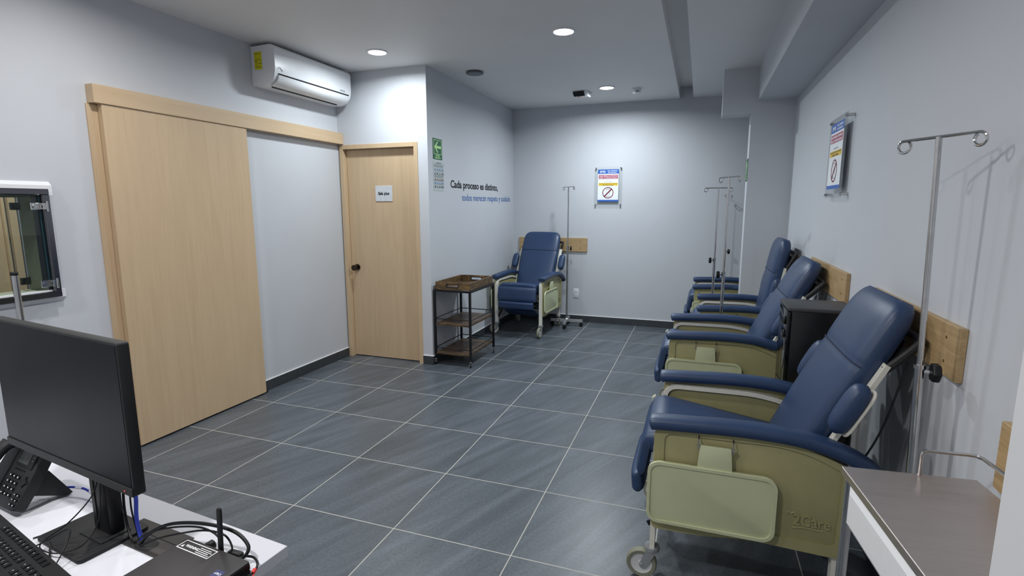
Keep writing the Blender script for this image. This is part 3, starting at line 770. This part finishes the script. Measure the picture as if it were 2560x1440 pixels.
    hp = spline([(-.266, .034, .54), (-.266, .048, .58), (-.262, .074, .665), (-.232, .080, .682), (0, .082, .684), (.232, .080, .682), (.262, .074, .665), (.266, .048, .58), (.266, .034, .54)], 6)
    tube(bm, hp, .0145, 10); obj('push_handle', bm, BLACKM, back)
    bm = NB(); box(bm, (-.22, .050, .05), (.22, .060, .66), .003, 1); obj('back_shell', bm, BLACKST, back)
    # release cable
    ca, sa = math.cos(recline), math.sin(recline)
    def bp(x, y, z): return (x, .500 + y * ca + z * sa, bk_z + z * ca - y * sa)
    a = Vector(bp(.262, .08, .60)); b = Vector((.25, .58, .40))
    bm = NB(); tube(bm, spline([a, a * .62 + b * .38 + Vector((.01, .035, -.03)), a * .3 + b * .7 + Vector((0, .035, -.03)), b], 8), .0035, 6); obj('release_cable', bm, BLACKP, ch)
    if tag_on:
        bm = NB(); q = [Vector((-.262, -.035, .60)), Vector((-.268, -.050, .585)), Vector((-.262, -.048, .560)), Vector((-.270, -.058, .540)), Vector((-.262, -.055, .515))]
        P, T, N = frames(q); ring_loft(bm, [[p + Vector((x_, 0, 0)) + Vector((0, y_, 0)) for x_, y_ in ((-.014, 0), (.014, .004), (.014, .006), (-.014, .002))] for p in P]); obj('cloth_tag', bm, mat('off_white_cloth', 'b9b7a6', .8), ch)
    return ch
# world placement: local -y is the front
RR = R(-90)
make_recliner((2.985, .352, 0), RR, R(25.5), 'nearest blue and green recliner beside the steel trolley, leaning far back', True)
make_recliner((2.962, 1.835, 0), RR, R(27), 'second blue and green recliner from the camera, leaning back beyond the black cabinet', True)
make_recliner((3.145, 2.862, 0), RR, R(10), 'upright blue and green recliner just in front of the pier')
make_recliner((3.095, 4.085, 0), RR, R(10), 'blue and green recliner mostly hidden behind the pier')
make_recliner((1.128, 3.815, 0), R(-4), R(28), 'blue and green recliner alone in the far corner facing the camera')

# ================================================================ IV STANDS
def iv_stand(x, y, top, lean, bar_ang, knob_ang, label, leg=.21, rot=0.0, collar=1.02):
    e = empty('iv_stand', (x, y, 0), rot, label, 'iv stand', 'chrome iv stands')
    Mx = Matrix.Rotation(lean, 4, 'Y') if lean else Matrix.Identity(4)
    def L(z): return Vector((0, 0, 0)) + (Mx @ Vector((0, 0, z)))
    bm = NB(); tube(bm, [L(.07), L(collar)], .0125, 14); obj('lower_pole', bm, CHROME, e)
    bm = NB(); tube(bm, [L(collar - .04), L(top)], .0085, 12); obj('upper_pole', bm, CHROME, e)
    bm = NB(); tube(bm, [L(collar - .006), L(collar + .006)], .016, 14)
    d = Vector((math.cos(knob_ang - rot), math.sin(knob_ang - rot), 0))
    tube(bm, [L(collar - .015), L(collar - .015) + d * .03], .006, 8); obj('collar', bm, CHROME, e)
    bm = NB(); c = L(collar - .015)
    rings = []
    for k_, (dd, rr) in enumerate(((.028, .010), (.030, .026), (.034, .028), (.048, .028), (.052, .022))):
        side = Vector((-d.y, d.x, 0)); ring = []
        for j in range(24):
            a = 2*PI*j/24; q = rr * (1 + (.08 * math.cos(6*a) if rr > .02 else 0)); ring.append(c + d * dd + side * (math.cos(a) * q) + Vector((0, 0, 1)) * (math.sin(a) * q))
        rings.append(ring)
    ring_loft(bm, rings); obj('clamp_knob', bm, BLACKP, e)
    u = Vector((math.cos(bar_ang - rot), math.sin(bar_ang - rot), 0)); T = L(top)
    bm = NB(); r_ = .018; hb = .112
    for s in (-1, 1):
        pts = [T, T + u * (s * hb * .5), T + u * (s * hb)]
        c = T + u * (s * hb) + Vector((0, 0, -r_))
        side = Vector((-u.y, u.x, 0))
        for j in range(1, 17):
            a = PI/2 - 2*PI*j/18
            pts.append(c + u * (s * math.cos(a) * r_) + Vector((0, 0, math.sin(a) * r_)) + side * (.0006 * j))
        tube(bm, pts, .0045, 8)
    obj('hook_bar', bm, CHROME, e)
    bm = NB()
    for k_ in range(4):
        a = R(45) + k_ * PI/2
        dx, dy = math.cos(a), math.sin(a)
        tube(bm, [(0, 0, .075), (dx*leg, dy*leg, .075)], .01, flat=(.030, .032))
    lathe(bm, [(.030, .058), (.030, .095), (.020, .105), (.014, .105)], n=18); obj('base', bm, ZINC, e)
    for k_ in range(4):
        a = R(45) + k_ * PI/2; dx, dy = math.cos(a) * (leg - .018), math.sin(a) * (leg - .018)
        bm = NB(); lathe(bm, [(.018, -.012), (.024, -.010), (.024, .010), (.018, .012)], (dx, dy, .024), 16, axis='x'); cyl(bm, (dx, dy, .050), .008, .020, n=10); box(bm, (dx - .015, dy - .006, .034), (dx + .015, dy + .012, .052), .002, 1); obj('caster', bm, RUBBERB, e)
    return e
iv_stand(1.558, 4.50, 1.768, 0, R(-43), R(10), 'chrome iv stand beside the corner recliner', .205, R(-40))
iv_stand(3.272, 3.50, 1.703, 0, R(-2), R(185), 'chrome iv stand with a level hook bar between the upright recliner and the pier', .20, R(45))
iv_stand(3.312, 2.365, 1.748, 0, R(-57), R(185), 'chrome iv stand between the second and the upright recliner', .13, R(0))
iv_stand(3.41, 4.60, 1.658, 0, R(-75), R(10), 'far chrome iv stand mostly hidden by the stands in front of the end wall', .10, R(0))
iv_stand(3.813, -.10, 1.735, R(-1.7), R(-59), R(-5), 'large chrome iv stand by the right wall between the nearest recliner and the trolley', .085, R(0), collar=1.045)

# ================================================================ SERVING CART + TRAY
ct = empty('serving_cart', (.937, 2.735, 0), R(-1), 'black steel cart with two rustic wooden shelves beside the lettered wall', 'cart')
hx, hy = .187, .285
for sx in (-1, 1):
    for sy in (-1, 1):
        bm = NB(); box(bm, (sx*hx - .010, sy*hy - .010, .062), (sx*hx + .010, sy*hy + .010, .748), .001, 1); obj('post', bm, BLACKST, ct)
        c = empty('caster', (sx*hx, sy*hy, 0), R(20), parent=ct)
        bm = NB(); box(bm, (-.010, -.012, .030), (-.007, .016, .056)); box(bm, (.007, -.012, .030), (.010, .016, .056)); box(bm, (-.010, -.012, .054), (.010, .016, .062)); obj('fork', bm, CHROME, c)
        bm = NB(); lathe(bm, [(.019, -.006), (.023, -.005), (.023, .005), (.019, .006)], (0, .006, .023), 16, axis='x'); obj('wheel', bm, RUBBERB, c)
bm = NB()
for sx in (-1, 1): box(bm, (sx*hx - .010, -hy, .726), (sx*hx + .010, hy, .746), .001, 1)
for sy in (-1, 1): box(bm, (-hx, sy*hy - .010, .726), (hx, sy*hy + .010, .746), .001, 1)
obj('top_frame', bm, BLACKST, ct)
for z in (.118, .408):
    bm = NB(); box(bm, (-hx + .010, -hy - .006, z - .010), (hx - .010, hy + .006, z + .010), .002, 1, mi=0)
    s = obj('shelf', bm, [RUST], ct)
    bm = NB()
    for sx in (-1, 1): tube(bm, [(sx*hx, -hy, z + .052), (sx*hx, hy, z + .052)], .0045, 8)
    for sy in (-1, 1): tube(bm, [(-hx, sy*hy, z + .052), (hx, sy*hy, z + .052)], .0045, 8)
    obj('guard_rail', bm, BLACKST, ct)
    bm = NB(); cyl(bm, (.07, -hy - .008, z - .003), .005, .003, 'y', 10); obj('screw', bm, CHROME, ct)
ty = empty('wooden_tray', (.940, 2.735, .7485), R(-1), 'rustic wooden serving tray with cut-out handles on top of the cart', 'tray')
tw, tl, th = .182, .280, .072
bm = NB(); box(bm, (-tw + .014, -tl + .014, 0), (tw - .014, tl - .014, .010)); obj('tray_floor', bm, RUST, ty)
for sx in (-1, 1):
    bm = NB(); box(bm, (sx*tw - (.014 if sx > 0 else 0), -tl, 0), (sx*tw + (0 if sx > 0 else .014), tl, th), .0015, 1); obj('side_wall', bm, RUST_E, ty)
for sy in (-1, 1):
    ya, yb = (sy*tl - .014, sy*tl) if sy > 0 else (sy*tl, sy*tl + .014)
    bm = NB(); x0, x1 = -tw + .0145, tw - .0145
    oo = rrect(-.062, .024, .062, .052, .0139, 5)
    m_ = len(oo)
    # outer loop matched to inner loop by projection on the rectangle
    outl = []
    for (px, pz) in oo:
        a = math.atan2((pz - .038) / .038, px / (x1)); c_, s_ = math.cos(a), math.sin(a); k = 1 / max(abs(c_), abs(s_))
        outl.append((x1 * c_ * k, min(th, max(0, .036 + .036 * s_ * k))))
    frame_loop(bm, outl, oo, ya, yb, 'xz'); obj('end_wall', bm, RUST_E, ty, smooth=0)
    bm = NB(); frame_loop(bm, rrect(-.066, .020, .066, .056, .0175, 5), rrect(-.060, .026, .060, .050, .0119, 5), ya - .002, yb + .002, 'xz'); obj('handle_grip', bm, BLACKST, ty)

# ================================================================ BLACK CABINET between the recliners
cb = empty('black_cabinet', (0, 0, 0), 0, 'tall narrow black cabinet standing between the two nearest recliners', 'cabinet')
bx0, bx1, by0, by1, bz = 3.560, 3.862, .905, 1.185, 1.032
bm = NB(); box(bm, (bx0 + .018, by0, .02), (bx1, by1, bz - .020), .004, 2); obj('body', bm, SATINB, cb)
bm = NB(); box(bm, (bx0 - .002, by0 - .006, bz - .020), (bx1 + .004, by1 + .006, bz), .006, 2); obj('top_panel', bm, GREYB, cb)
bm = NB(); box(bm, (bx0, by0 + .004, .62), (bx0 + .018, by1 - .004, bz - .024), .004, 2); box(bm, (bx0, by0 + .004, .03), (bx0 + .018, by1 - .004, .612), .004, 2); obj('front_door', bm, mat('black_gloss_front', '0b0c10', .12), cb)
bm = NB(); cyl(bm, (bx0 - .004, by0 + .06, .955), .022, .012, 'x', 20, bev=.003); cyl(bm, (bx0 - .004, by0 + .06, .885), .020, .012, 'x', 20, bev=.003); obj('dial', bm, BLACKP, cb)
bm = NB()
prism(bm, [(by0 + .030, .850), (by0 + .055, .862), (by0 + .040, .800), (by0 + .075, .790), (by0 + .055, .700), (by0 + .035, .715), (by0 + .010, .790)], bx0 - .003, bx0 - .001, 'yz'); obj('grey_tape', bm, mat('grey_tape', '5a5c5f', .5), cb)
for sx in (bx0 + .03, bx1 - .03):
    for sy in (by0 + .03, by1 - .03):
        bm = NB(); cyl(bm, (sx, sy, .0105), .014, .021, n=12); obj('foot', bm, RUBBERB, cb)

# ================================================================ STEEL TROLLEY
tg = R(5.5)
tr = empty('instrument_trolley', (3.513, -.450, 0), tg, 'white instrument trolley with a stainless top and guard rail at the near right', 'trolley')
TW, TL, TZ = .310, .49, .842          # local: x right 0..TW, y 0..-TL
bm = NB(); box(bm, (0, -TL, TZ - .022), (TW, 0, TZ), .0015, 1); obj('steel_top', bm, STEEL, tr)
bm = NB(); box(bm, (.014, -TL + .010, TZ - .150), (TW - .010, -.014, TZ - .0225), .003, 1); obj('drawer_case', bm, WHITEE, tr)
bm = NB()
fo = [(-TL + .03, TZ - .142), (-.045, TZ - .142), (-.045, TZ - .034), (-TL + .03, TZ - .034)]
fi = [(-TL + .05, TZ - .128), (-.062, TZ - .128), (-.062, TZ - .048), (-TL + .05, TZ - .048)]
rings = [[Vector((.0135, p[0], p[1])) for p in fo], [Vector((.010, p[0], p[1])) for p in fo], [Vector((.003, p[0], p[1])) for p in fi]]
ring_loft(bm, rings); obj('side_panel', bm, WHITEE, tr, smooth=0)
for x in (.018, TW - .018):
    for y in (-.018, -TL + .018):
        bm = NB(); tube(bm, [(x, y, .07), (x, y, TZ - .03)], .0125, 14); obj('leg', bm, CHROME, tr)
        c = empty('caster', (x, y, 0), R(30), parent=tr)
        bm = NB(); lathe(bm, [(.012, .072), (.017, .070), (.017, .058), (.010, .056)], n=14); box(bm, (-.014, -.012, .024), (-.011, .018, .060)); box(bm, (.011, -.012, .024), (.014, .018, .060)); box(bm, (-.014, -.012, .054), (.014, .018, .060)); obj('fork', bm, CHROME, c)
        bm = NB(); lathe(bm, [(.022, -.009), (.027, -.007), (.027, .007), (.022, .009)], (0, .008, .027), 18, axis='x'); obj('wheel', bm, RUBBERB, c)
bm = NB(); zr = TZ + .068
tube(bm, [(.178, -.006, TZ - .01)] + [Vector(p) for p in ((.178, -.006, zr - .012), (.1805, -.006, zr - .004), (.189, -.006, zr), (TW - .03, -.006, zr), (TW - .014, -.010, zr), (TW - .006, -.024, zr), (TW - .006, -TL + .03, zr), (TW - .006, -TL + .012, zr - .008), (TW - .006, -TL + .010, TZ - .01))], .0048, 10); obj('guard_rail', bm, CHROME, tr)
bm = NB(); box(bm, (.02, -TL + .02, .20), (TW - .02, -.02, .212), .002, 1); obj('lower_shelf', bm, STEEL, tr)

# ================================================================ CHROME POST by the hatch
e = empty('chrome_post', (.144, -.50, 0), 0, 'chrome tubular post with a black cap rising behind the monitor', 'post')
bm = NB(); cyl(bm, (0, 0, .62), .0135, 1.22, n=18); obj('tube', bm, CHROME, e)
bm = NB(); lathe(bm, [(.0138, 1.224), (.0148, 1.228), (.0148, 1.236), (.012, 1.240)], n=18); obj('cap', bm, BLACKP, e)
bm = NB(); lathe(bm, [(.12, 0), (.12, .008), (.03, .014), (.016, .03)], n=28); obj('foot_plate', bm, CHROME, e)

# ================================================================ DESK and what stands on it
DA = R(-5.0)                             # desk turned a little
DZT = .75
dk = empty('desk', (2.243, -1.116, 0), DA, 'white laminate reception desk at the lower left', 'desk')
DL, DD = 1.75, .72                       # local x -DL..0, y -DD..0
bm = NB(); box(bm, (-DL, -DD, DZT - .028), (0, 0, DZT), .001, 1); obj('desktop', bm, WHITEL, dk)
bm = NB(); box(bm, (-.34, -DD + .05, 0), (-.315, -.06, DZT - .028)); obj('leg_panel', bm, WHITEL, dk)
bm = NB(); box(bm, (-DL + .02, -DD + .05, 0), (-DL + .045, -.06, DZT - .028)); obj('leg_panel', bm, WHITEL, dk)
bm = NB(); box(bm, (-DL + .045, -.13, .30), (-.34, -.112, DZT - .028)); obj('modesty_panel', bm, WHITEL, dk)
bm = NB(); box(bm, (-.420, -.158, DZT + .0002), (-.225, -.072, DZT + .0022), .0008, 1); gp = obj('cable_flap', bm, DESKD, dk)
bm = NB(); box(bm, (-.415, -.110, DZT + .0022), (-.230, -.1085, DZT + .0028)); prism(bm, rrect(-.365, -.155, -.275, -.118, .014, 4), DZT + .0022, DZT + .0028, 'xy'); obj('flap_opening', bm, GAP, gp)

# monitor
MA = R(-7.5)
mo = empty('monitor', (1.728, -1.224, DZT), MA, 'large black flat monitor with a blank screen on the desk', 'monitor')
MW, MH, mz = .58, .338, .174
bm = NB(); prism(bm, rrect(-MW/2, mz, MW/2, mz + MH, .006, 3), -.030, -.006, 'xz', bev=.002); 
prism(bm, rrect(-.20, mz + .05, .20, mz + .29, .02, 4), -.006, .020, 'xz', bev=.006); obj('housing', bm, BLACKM, mo)
bm = NB(); box(bm, (-MW/2 + .006, -.0308, mz + .022), (MW/2 - .006, -.0298, mz + MH - .006)); obj('screen', bm, SCREEN, mo)
bm = NB(); box(bm, (-MW/2 + .001, -.0335, mz + .001), (MW/2 - .001, -.0295, mz + .0205), .001, 1); obj('lower_bezel', bm, BLACKM, mo)
bm = NB(); cyl(bm, (MW/2 - .030, -.0337, mz + .010), .0012, .001, 'y', 10); obj('power_led', bm, LEDR, mo)
bm = NB(); box(bm, (.034, -.004, .012), (.108, .030, .30), .006, 2); box(bm, (.046, -.0055, .02), (.058, -.0035, .26)); obj('stand_column', bm, BLACKP, mo)
bm = NB(); prism(bm, rrect(-.055, -.085, .141, .066, .012, 4), 0.0004, .010, 'xy', bev=.002); prism(bm, [(.022, -.03), (.118, -.03), (.118, .035), (.022, .035)], .0098, .013, 'xy', bev=.001); obj('stand_base', bm, BLACKM, mo)

# mini computer
pc = empty('mini_computer', (2.138, -1.330, DZT), R(-5), 'slim graphite mini computer with a warning label and aerial at the desk corner', 'computer')
bm = NB(); prism(bm, rrect(-.100, -.110, .100, .112, .004, 3), .003, .038, 'xy', bev=.0015); obj('case', bm, PCBODY, pc)
bm = NB(); box(bm, (.1002, -.108, .006), (.1030, .110, .020), .001, 1); box(bm, (.1002, -.108, .022), (.1015, .110, .034)); obj('side_vent', bm, BLACKP, pc)
bm = NB(); frame_loop(bm, [(-.092, .078), (.010, .078), (.010, .105), (-.092, .105)], [(-.090, .080), (.008, .080), (.008, .103), (-.090, .103)], .0382, .0386, 'xy'); lbm = obj('warning_label', bm, WHI, pc)
text_mesh('lettering', 'WARNING', .0095, WHI, lbm, (-.076, .088, .0384), (0, 0, 0), ext=.0002, width=.040, bold=.0003)
bm = NB()
for k in range(4): box(bm, (-.036, .083 + k*.0046, .0383), (.005 - .006*(k % 2), .0845 + k*.0046, .0386))
prism(bm, [(-.086, .084), (-.078, .084), (-.082, .092)], .0383, .0386, 'xy'); obj('fine_print', bm, WHI, lbm)
bm = NB(); box(bm, (.062, .045, .0382), (.086, .066, .0386)); st = obj('blue_sticker', bm, mat('sticker_blue', '17235e', .4), pc)
text_mesh('lettering', 'vPRO', .008, WHI, st, (.074, .0535, .0388), (0, 0, 0), ext=.0001, align='CENTER', width=.018)
bm = NB(); rings = []
for z, w_, t_ in ((.020, .005, .005), (.040, .005, .005), (.044, .0065, .004), (.125, .0075, .0035), (.131, .005, .003)):
    rings.append([Vector((-.004 + a + (z - .02) * .06, .121 + b, z)) for a, b in sup(w_, t_, 3, 14)])
ring_loft(bm, rings); obj('aerial', bm, BLACKM, pc)
bm = NB(); box(bm, (-.055, .1135, .008), (.06, .120, .030), .002, 1); cyl(bm, (-.045, .124, .024), .011, .016, 'y', 14); obj('rear_connectors', bm, BLACKP, pc)

# keyboard
KA = R(-12)
kb = empty('keyboard', (1.912, -1.370, DZT), KA, 'black full-size keyboard with white legends at the bottom left', 'keyboard')
bm = NB(); KW, KD = .44, .145
prism(bm, [(0, .004), (-KD, .002), (-KD, .010), (0, .020)], -KW, 0, 'yz', bev=.0015); obj('case', bm, BLACKM, kb)
LEG = ['1234567890-=', 'QWERTYUIOP[]', 'ASDFGHJKLÑ{}', 'ZXCVBNM,.-/<']
kbm = {}
def key(x, y, w, ch_, row):
    kk = (round(w, 4), ch_)
    z = .0165 + (y / KD) * .0085
    if kk not in kbm:
        bm = NB(); vs = box(bm, (-w/2, -.0075, 0), (w/2, .0075, .0058), 0)
        for v in vs:
            if v.co.z > .003: v.co.x *= .86 if w < .03 else .94; v.co.y *= .84
        o = obj('key', bm, [BLACKP, WHI], kb, (x, y, z), (R(4.5), 0, 0), smooth=0)
        if ch_:
            t = text_mesh('t', ch_, .0052, WHI, None, ext=.0001); tm = t.data
            b2 = bmesh.new(); b2.from_mesh(o.data); n0 = len(b2.faces)
            for v in tm.vertices: v.co = Vector((v.co.x - w/2 + .004, v.co.y - .002, v.co.z + .0060))
            b2.from_mesh(tm); b2.faces.ensure_lookup_table()
            for f in list(b2.faces)[n0:]: f.material_index = 1
            b2.to_mesh(o.data); b2.free(); bpy.data.objects.remove(t)
        kbm[kk] = o.data
    else:
        o = bpy.data.objects.new('key', kbm[kk]); COL.objects.link(o); o.parent = kb; o.location = (x, y, z); o.rotation_euler = (R(4.5), 0, 0)
P_ = .0188
for r_ in range(6):
    y = -.014 - r_ * P_ * 1.05 - (.004 if r_ else 0)
    # numeric block
    if r_ >= 1 and r_ < 6:
        for c_ in range(4): 
            if not (r_ == 5 and c_ == 1): key(-.012 - c_ * P_, y, .0168, '' if c_ == 0 else '0123456789.+-*'[(r_ * 3 + c_) % 14], r_)
    if r_ == 0:
        for c_ in range(13): key(-.098 - c_ * .0205, y, .0172, 'F' if c_ > 2 else '', r_)
    elif r_ < 5:
        for c_ in range(3): key(-.093 - c_ * P_, y, .0168, '' if r_ > 2 else 'IHP'[c_], r_) if not (r_ == 3) else None
        s_ = LEG[r_ - 1][::-1]
        for c_ in range(11): key(-.165 - c_ * P_ - (.006 if r_ > 1 else 0), y, .0168, s_[c_], r_)
    else:
        for x_, w_ in ((-.093, .0168), (-.1118, .0168), (-.1306, .0168), (-.165, .022), (-.190, .022), (-.255, .10), (-.322, .022)): key(x_, y, w_, '', r_)

# desk phone
ph = empty('desk_phone', (1.428, -1.243, DZT), R(-6.7), 'black office telephone with handset and number keys behind the monitor', 'telephone')
bd = empty('phone_body', (0, 0, .013), 0, parent=ph); bd.rotation_euler = (R(57), 0, 0); bd.scale = (.9, .74, .9)   # local y runs up the sloping face
bm = NB(); prism(bm, roundpoly([(-.095, 0), (.095, 0), (.100, .10), (.092, .205), (-.092, .205), (-.100, .10)], [.012]*6, 4), -.012, .018, 'xy', bev=.004); obj('shell', bm, BLACKM, bd)
bm = NB(); box(bm, (-.015, .135, .0180), (.078, .192, .0215), .002, 1); obj('bezel', bm, BLACKP, bd)
bm = NB(); box(bm, (-.004, .146, .0214), (.052, .186, .0224)); obj('display', bm, mat('lcd_grey', '3c403f', .3), bd)
def tk(x, y, w, h, m=BLACKP, mark=True):
    bm = NB(); box(bm, (x - w/2, y - h/2, .018), (x + w/2, y + h/2, .0215), .001, 1)
    if mark: box(bm, (x - w*.22, y - h*.15, .0215), (x + w*.10, y + h*.2, .0218), mi=1)
    obj('key', bm, [m, WHI], bd)
for r_ in range(4):
    for c_ in range(3): tk(-.005 + c_ * .021, .100 - r_ * .020, .014, .0115)
for c_ in range(4): tk(-.004 + c_ * .016, .124, .010, .004, mark=False)
for r_ in range(3):
    for c_ in range(2): tk(.066 + c_ * .017, .050 - r_ * .016, .011, .009)
tk(.066, .175, .012, .005); tk(.066, .163, .012, .005)
bm = NB(); cyl(bm, (.074, .094, .0195), .011, .004, n=18); box(bm, (.071, .076, .018), (.077, .112, .0212), .001, 1); box(bm, (.056, .091, .018), (.092, .097, .0212), .001, 1); obj('navigation_key', bm, BLACKP, bd)
bm = NB(); box(bm, (-.092, .012, .018), (-.036, .20, .020), .002, 1); obj('cradle', bm, BLACKP, bd)
bm = NB(); hs = [(-.064, .008, .038), (-.064, .03, .050), (-.064, .10, .058), (-.064, .17, .050), (-.064, .197, .038)]
P, T, N = frames(spline(hs, 6)); rings = []
for i, (p, t, nn) in enumerate(zip(P, T, N)):
    u = i / (len(P) - 1); k = 1 + .35 * abs(2*u - 1) ** 3; bn = t.cross(nn); rings.append([p + bn * a + nn * b for a, b in sup(.022 * k, .013 * k, 3, 18)])
ring_loft(bm, rings); obj('handset', bm, BLACKM, bd, smooth=50)
bm = NB(); prism(bm, [(.030, .040), (.108, .001), (.120, .006), (.075, .090), (.060, .090)], .040, .075, 'yz', bev=.002); obj('rear_stand', bm, BLACKM, ph)
bm = NB(); prism(bm, [(.030, .040), (.108, .001), (.120, .006), (.075, .090), (.060, .090)], -.075, -.040, 'yz', bev=.002); obj('rear_stand', bm, BLACKM, ph)

# cables
def cable(name, pts, r, m, label, cat='cable', group='cables on the desk'):
    bm = NB(); tube(bm, spline(pts, 8), r, 8); return setp(obj(name, bm, m, smooth=60), label, cat, group)
z0 = DZT
bc = cable('network_cable', [(1.455, -1.180, z0 + .012), (1.50, -1.145, z0 + .022), (1.56, -1.130, z0 + .022), (1.63, -1.140, z0 + .012), (1.71, -1.150, z0 + .014), (1.770, -1.165, z0 + .03)], .003, BLUEC, 'blue network cable running from the telephone behind the monitor')
bm = NB()
for a, b in (((1.533, -1.1345, z0 + .0228), (1.553, -1.1308, z0 + .0222)), ((1.585, -1.1315, z0 + .0195), (1.603, -1.1345, z0 + .0162))): tube(bm, [a, b], .0036, 8)
obj('cable_marker', bm, WHI, bc)
cable('network_cable', [(1.810, -1.175, z0 + .15), (1.835, -1.180, z0 + .13), (1.865, -1.195, z0 + .095), (1.885, -1.212, z0 + .05), (1.915, -1.225, z0 + .006)], .0045, BLUEC, 'thick blue network cable dropping into the desk opening beside the monitor stand')
cable('power_cable', [(1.795, -1.180, z0 + .17), (1.815, -1.190, z0 + .12), (1.835, -1.205, z0 + .06), (1.870, -1.222, z0 + .012), (1.900, -1.232, z0 + .006)], .003, BLACKP, 'thin black cable hanging beside the blue cable at the monitor stand')
cable('power_cable', [(1.80, -1.175, z0 + .16), (1.83, -1.185, z0 + .12), (1.852, -1.200, z0 + .06), (1.89, -1.215, z0 + .004)], .002, BLACKP, 'second thin black cable hanging beside the blue cable at the monitor stand')
cable('power_cable', [(1.918, -1.232, z0 + .006), (1.945, -1.225, z0 + .035), (2.00, -1.212, z0 + .062), (2.08, -1.195, z0 + .070), (2.16, -1.185, z0 + .062), (2.205, -1.190, z0 + .040), (2.205, -1.205, z0 + .022), (2.180, -1.216, z0 + .018)], .004, BLACKP, 'thick black cable arching from the desk opening to the back of the computer')
cable('signal_cable', [(1.905, -1.235, z0 + .006), (1.935, -1.228, z0 + .032), (2.00, -1.216, z0 + .055), (2.07, -1.200, z0 + .062), (2.12, -1.197, z0 + .052), (2.142, -1.204, z0 + .030), (2.138, -1.212, z0 + .020)], .0022, BLACKP, 'thin black cable arching just under the thick one to the computer')
cable('signal_cable', [(1.925, -1.236, z0 + .006), (1.975, -1.228, z0 + .030), (2.03, -1.214, z0 + .046), (2.09, -1.200, z0 + .058), (2.14, -1.192, z0 + .052), (2.168, -1.200, z0 + .030), (2.160, -1.213, z0 + .020)], .0022, BLACKP, 'thin black cable looping beside the aerial into the computer')
cc = cable('adapter_cable', [(2.170, -1.196, z0 + .012), (2.195, -1.192, z0 + .014), (2.225, -1.196, z0 + .020), (2.252, -1.212, z0 + .022), (2.262, -1.235, z0 + .020), (2.252, -1.258, z0 + .016), (2.243, -1.268, z0 + .016)], .0027, BLACKP, 'black adapter lead with a red tie at the desk corner')
bm = NB(); tube(bm, [(2.259, -1.226, z0 + .0212), (2.2625, -1.236, z0 + .0198)], .0042, 8); tube(bm, [(2.262, -1.234, z0 + .020), (2.268, -1.240, z0 + .016)], .0014, 6); obj('red_tie', bm, REDC, cc)
bm = NB(); box(bm, (2.150, -1.202, z0 + .002), (2.188, -1.186, z0 + .020), .004, 2); box(bm, (2.236, -1.279, z0 + .008), (2.250, -1.262, z0 + .024), .003, 2); obj('plug', bm, BLACKP, cc)
cable('usb_cable', [(1.812, -1.238, z0 + .160), (1.805, -1.255, z0 + .115), (1.765, -1.285, z0 + .060), (1.722, -1.318, z0 + .022), (1.740, -1.330, z0 + .014), (1.790, -1.325, z0 + .014), (1.835, -1.300, z0 + .03), (1.838, -1.265, z0 + .07), (1.822, -1.242, z0 + .15)], .0015, BLACKP, 'thin black cable looping over the front of the monitor base')
cable('usb_cable', [(1.650, -1.300, z0 + .003), (1.662, -1.285, z0 + .003), (1.720, -1.305, z0 + .014), (1.765, -1.330, z0 + .003), (1.800, -1.352, z0 + .003)], .0018, BLACKP, 'thin black keyboard cable lying along the front edge of the monitor base')
cable('usb_cable', [(1.690, -1.322, z0 + .003), (1.740, -1.322, z0 + .030), (1.790, -1.300, z0 + .058), (1.822, -1.325, z0 + .045), (1.835, -1.360, z0 + .016), (1.845, -1.400, z0 + .003)], .0015, BLACKP, 'thin black cable arching from the monitor base towards the front of the desk')
